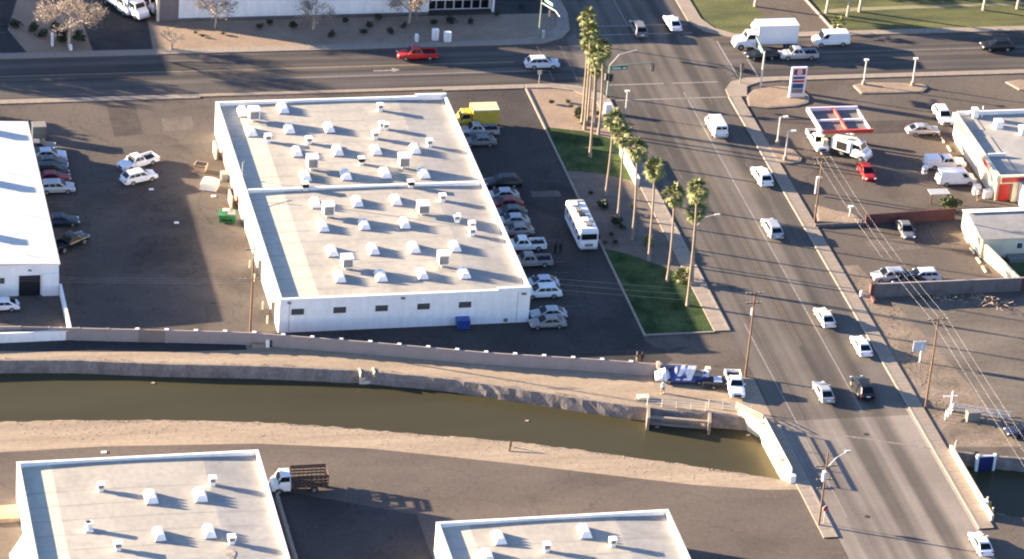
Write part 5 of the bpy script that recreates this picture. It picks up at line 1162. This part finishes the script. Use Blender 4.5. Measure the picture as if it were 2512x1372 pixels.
BX('pilaster', A['cream'], br, 22.55, 23.35, -48.0, -47.3, -.5, 1.05); BX('pilaster', A['cream'], br, 22.6, 23.4, -39.6, -38.9, -.5, 1.05); BX('pilaster', A['white'], br, 44.5, 45.1, -59.9, -59.2, 0, 1.1); BX('pilaster', A['white'], br, 22.8,23.5,-51.9,-51.3,0,1.0)
railing('pipe_railing', [(20.6,-35.3),(23.0,-38.6)], 'cream slanting rail fence on the bridge wing wall', .55, .9, 'cream')
t = thing('pipe_railing', 'cream pipe rail on top of the west bridge parapet', 'railing', (23.0,-39.6,.85))
MB().tube([(0,0,.78),(.1,-11.6,.78)], .09, 6).obj('rail', A['cream'], t); MB().tube([(0,0,.38),(.1,-11.6,.38)], .05, 6).obj('rail', A['cream'], t)
for k in range(4): MB().tube([(.033*k,-3.87*k,0),(.033*k,-3.87*k,.8)], .08, 6).obj('post', A['cream'], t)
railing('pipe_railing', [(45.6,-46.0),(44.9,-47.4)], 'short white rail at the north end of the east bridge parapet', 0, 1.1, 'cream', nr=2)
e1 = at(2340,1010); e2 = at(2475,1032)
railing('gate_railing', [(e1.x,e1.y),(e2.x,e2.y)], 'white rails round the canal gate right of the avenue', 0, 1.2, 'white', nr=3, step=1.2)
e3 = at(2318,1030); railing('gate_railing', [(e3.x,e3.y),(e1.x,e1.y)], 'short sunlit white rail at the west end of the canal gate', 0, 1.3, 'white', nr=3, step=.8)
BX('gate_box', A['louvre'], None, *(lambda q: (q.x-1.1,q.x+.6,q.y-.5,q.y+.4))(at(2390,1030)), 0, 1.3); tag(bpy.data.objects['gate_box'], 'dark louvred gate box inside the white rails right of the avenue', 'gate box')
p = at(2332, 1000); t = thing('pole_cross', 'thin white cross-shaped post above the white rails', 'post', p); MB().tube([(0,0,0),(0,0,2.4)], .08, 6).obj('post', A['white'], t); BX('arm', A['white'], t, -1.1,.7,-.05,.05,1.6,1.72)
q = at(2420, 1135, -.2); t = thing('canal_gate', 'dark blue steel gate between white posts on the east canal wall', 'canal gate', (q.x, q.y+.3, 0))
BX('gate_leaf', A['navy'], t, -.95,.95,-.1,.1,-1.6,.45); BX('post', A['white'], t, -1.25,-.96,-.2,.2,-1.8,.75); BX('post', A['white'], t, .96,1.25,-.2,.2,-1.8,.75); BX('top_bar', PC['sky'], t, -.95,.95,-.12,.12,.46,.6)
for i, (px, py) in enumerate(((2421,1236),(2428,1248),(2434,1262))):
    p = at(px, py); tag(MB().tube([(p.x,p.y,0),(p.x,p.y,.95)], .11, 8).obj('bollard', A['yellow'] if i == 1 else A['cream']), '%s stubby bollard at the south end of the east bridge parapet' % ('northern cream','middle yellow','southern cream')[i], 'bollard', 'bollards at the bridge')
# debris by the grey wall
for k, (px, py, s_, d) in enumerate(((2318,738,1.0,'pale broken branches in the shade of the grey wall'),(2398,738,1.3,'larger pale heap further right by the grey wall'),(2445,755,1.5,'reddish rubble mound at the shade edge'))):
    p = at(px, py); b = MB()
    for i in range(34):
        a = Vector((random.gauss(0,.7)*s_, random.gauss(0,.45)*s_, random.uniform(0,.7)*s_)); e = a+Vector((random.gauss(0,.5),random.gauss(0,.5),random.gauss(0,.25))); e.z = abs(e.z); b.tube([a,e],[.035,.02],4)
    o = stuff(b.obj('brush_pile', A['rubble'] if k < 2 else A['tan'])); o.location = p; tag(o, d, 'brush pile')
b = MB()
for i in range(260):
    px, py = random.choice(((2160,740),(2190,790),(2220,850),(2260,930),(2240,900),(2300,1000)))
    q = at(px+random.gauss(0,14), py+random.gauss(0,16)); s_ = random.uniform(.04,.11); b.add([(q.x-s_,q.y-s_,0),(q.x+s_,q.y-s_,0),(q.x+s_*.6,q.y+s_,0),(q.x-s_*.7,q.y+s_*.8,0),(q.x,q.y,s_*.9)],[(0,1,4),(1,2,4),(2,3,4),(3,0,4)])
stuff(tag(b.obj('verge_stones', MATS['pale_dirt_verge']), 'scattered stones and rubbish along the dirt verge right of the avenue', 'stones'))
b = MB()
for i in range(700):
    x = random.uniform(-67, 22); y0_ = None
    for (xa, ya), (xb, yb) in zip(SE_[1:11], SE_[2:12]):
        if xa <= x <= xb: y0_ = ya+(yb-ya)*(x-xa)/(xb-xa)
    if y0_ is None: continue
    y = y0_-random.uniform(.1,.95)**2*5; s_ = random.uniform(.03,.09); b.add([(x-s_,y-s_,0),(x+s_,y-s_,0),(x+s_*.6,y+s_,0),(x-s_*.7,y+s_*.8,0),(x,y,s_*.9)],[(0,1,4),(1,2,4),(2,3,4),(3,0,4)])
stuff(tag(b.obj('bank_stones', A['dirt']), 'loose tan stones and clods on the south canal bank', 'stones'))
b = MB()
for i in range(900):
    x = random.uniform(-67, 22); y0_ = None; side = random.random() < .5
    Lk = SE_[1:12] if side else NE[1:13]
    for (xa, ya), (xb, yb) in zip(Lk[:-1], Lk[1:]):
        if xa <= x <= xb: y0_ = ya+(yb-ya)*(x-xa)/(xb-xa)
    if y0_ is None or math.sin(x*.9)+math.sin(x*.37+2) < .3: continue
    y = y0_-random.uniform(.0,.5) if side else y0_+random.uniform(.0,.4)
    for _ in range(3):
        a_ = random.uniform(0,6.3); h_ = random.uniform(.08,.22); b.add([(x-.03,y,0),(x+.03,y,0),(x+.1*math.cos(a_),y+.1*math.sin(a_),h_)],[(0,1,2)])
stuff(tag(b.obj('bank_weeds', A['frondy']), 'dry weeds along both edges of the canal', 'weeds'))
for i, (px, py, d) in enumerate(((375,940,'near the north bank at the left'),(1292,1033,'in the middle of the canal'),(1835,1068,'by the bridge wing wall'),(1612,1048,'below the sluice platform'))):
    p = at(px, py, -1.49); tag(MB().prism([(p.x-.25,p.y-.1),(p.x+.2,p.y-.14),(p.x+.3,p.y+.1),(p.x-.1,p.y+.16)], -1.51, -1.44).obj('floating_debris', A['tan']), 'scrap of pale debris floating on the water, '+d, 'debris')
q = at(1253, 1102); tag(MB().tube([(q.x-.3,q.y-.5,0),(q.x,q.y+.3,.9),(q.x+.1,q.y+.5,.1)], .12, 6).obj('drain_pipe', A['woodd']), 'small dark drain pipe on the south canal bank', 'pipe')

# tarp-covered truck and trailer by the bridge
p = at(1675, 922, .7); t = thing('tarped_trailer', 'long trailer heaped under blue and white tarps beside the canal wall', 'trailer', (p.x, p.y, 0), R(-9))
BX('bed', A['black'], t, -3.4,3.4,-1.1,1.1,.45,.6); 
def drape(nm, m, x0, x1, zc, seed, w_=1.15):
    rr = random.Random(seed); rings = []
    n_ = 9
    for i in range(n_):
        f = i/(n_-1); x = x0+(x1-x0)*f; zz = zc*(.75+.35*math.sin(math.pi*f))*rr.uniform(.9,1.1)
        rings.append([(x,-w_*rr.uniform(1,1.1),.45),(x,-w_*rr.uniform(.9,1.05),zz*.55),(x,-w_*.55,zz*rr.uniform(.85,.95)),(x,0,zz*rr.uniform(.95,1.1)),(x,w_*.55,zz*rr.uniform(.85,.95)),(x,w_,zz*.55),(x,w_*1.05,.45)])
    return recalc(MB().loft(rings).obj(nm, m, t))
drape('blue_tarp', A['tarpb'], -1.6, 1.4, 1.75, 3); drape('blue_tarp', A['tarpb'], 1.0, 3.3, 1.25, 8, 1.05); drape('white_tarp', A['tarpw'], -3.5, -1.62, 1.45, 5, 1.1); BX('load', A['louvre'], t, 1.2,2.4,-.8,.2,1.2,1.5); BX('load', A['tarpw'], t, 2.3,3.2,-.7,.6,1.05,1.3)
for x, s_ in ((-.5,.26),(.35,.2),(.8,.30)):
    recalc(MB().loft([[(x-.5,-1.25,.75),(x-.5+s_*2,-1.25,.75),(x-.5+s_*2,-1.22,.8),(x-.5,-1.22,.8)],[(x,-.62,1.92),(x+s_*2,-.62,1.92),(x+s_*2,-.58,2.0),(x,-.58,2.0)],[(x+.2,0,2.16),(x+.2+s_*2,0,2.16),(x+.2+s_*2,0,2.22),(x+.2,0,2.22)]]).obj('tarp_fold', A['tarpw'], t))
BX('load', A['tan'], t, -3.3,-2.9,.3,1.2,1.4,2.0); BX('load', A['cream'], t, 2.9,3.5,.5,1.2,.6,1.5); wheelset(t, (-1.8,2.0), 1.15, .38)
p = at(1752, 938, .6); t = thing('equipment_trailer', 'dark open trailer with a pale lid between the tarps and the white pickup', 'trailer', (p.x, p.y, 0), R(-10))
BX('bed', A['black'], t, -1.5,1.3,-.9,.9,.4,.9); BX('lid', PC['sky'], t, -.1,.9,-.6,.7,.95,1.1); wheelset(t, (-.1,), .95, .32); MB().tube([(1.3,0,.5),(2.2,0,.45)], .06, 5).obj('tow_bar', A['metal'], t)

# ================================================================ people
def person(px, py, rz, label, top, legs, stride=.0, arm=.1, grp=None):
    base = at(px, py); me = bpy.data.meshes.new('person'); 
    V = [(0,0,.95),(0,0,1.15),(0,0,1.40),(0,0,1.50),(0,.01,1.60),(0,.01,1.72),
         (.18,0,1.40),(.25,.04+arm,1.12),(.24,.14+arm,.88),(-.18,0,1.40),(-.25,-arm,1.12),(-.24,.08-arm,.88),
         (.10,0,.90),(.12,stride*.5,.48),(.12,stride*.9-.05,.08),(.12,stride*.9+.14,.04),(-.10,0,.90),(-.12,-stride*.4,.48),(-.12,-stride*.9,.08),(-.12,-stride*.9+.19,.04)]
    Ed = [(0,1),(1,2),(2,3),(3,4),(4,5),(2,6),(6,7),(7,8),(2,9),(9,10),(10,11),(0,12),(12,13),(13,14),(14,15),(0,16),(16,17),(17,18),(18,19)]
    rad = [.15,.15,.16,.07,.10,.09,.09,.06,.045,.09,.06,.045,.11,.075,.05,.045,.11,.075,.05,.045]
    me.from_pydata(V, Ed, []); o = bpy.data.objects.new('person', me); COL.objects.link(o)
    sk = o.modifiers.new('skin', 'SKIN'); o.modifiers.new('sub', 'SUBSURF').levels = 1; o.modifiers['sub'].render_levels = 1
    for i, sv in enumerate(me.skin_vertices[0].data): sv.radius = (rad[i], rad[i]*(.75 if i in (0,1,2) else 1)); sv.use_root = (i == 0)
    me.materials.append(top); o.location = base; o.rotation_euler.z = R(rz); tag(o, label, 'person', grp)
    # trousers as a part, head kept skin, hair
    tr = MB(); tr.tube([(.10,0,.92),(.12,stride*.5,.48),(.12,stride*.9-.05,.10)], [.13,.10,.075], 8); tr.tube([(-.10,0,.92),(-.12,-stride*.4,.48),(-.12,-stride*.9,.10)], [.13,.10,.075], 8)
    tr.obj('trousers', legs, o); MB().tube([(0,.03,1.53),(0,.045,1.62),(0,.03,1.70)], [.075,.112,.10], 8).obj('face', A['skin'], o)
    MB().tube([(0,-.01,1.60),(0,-.005,1.72),(0,0,1.78)], [.115,.115,.06], 8).obj('hair', A['hair'], o)
    return o
person(1362, 622, 20, 'person in dark clothes standing in the east lot, left of the pair', A['cloth_d'], A['cloth_d'], .1)
person(1374, 624, -30, 'person in dark clothes standing in the east lot, right of the pair', A['cloth_d'], A['cloth_d'], .2)
person(1562, 892, 90, 'person in a dark top with a pale bag behind the canal wall, left of two', A['cloth_d'], A['cloth_k'], .15)
person(1574, 893, -80, 'person in brown behind the canal wall, right of two', A['woodd'], A['cloth_k'], .1)
person(1625, 965, 160, 'person in a white shirt on the canal path below the tarped trailer', A['cloth_w'], A['cloth_k'], .2)
person(2398, 492, 0, 'person in a white shirt among the clutter north of the white house', A['cloth_w'], A['cloth_k'], .1)
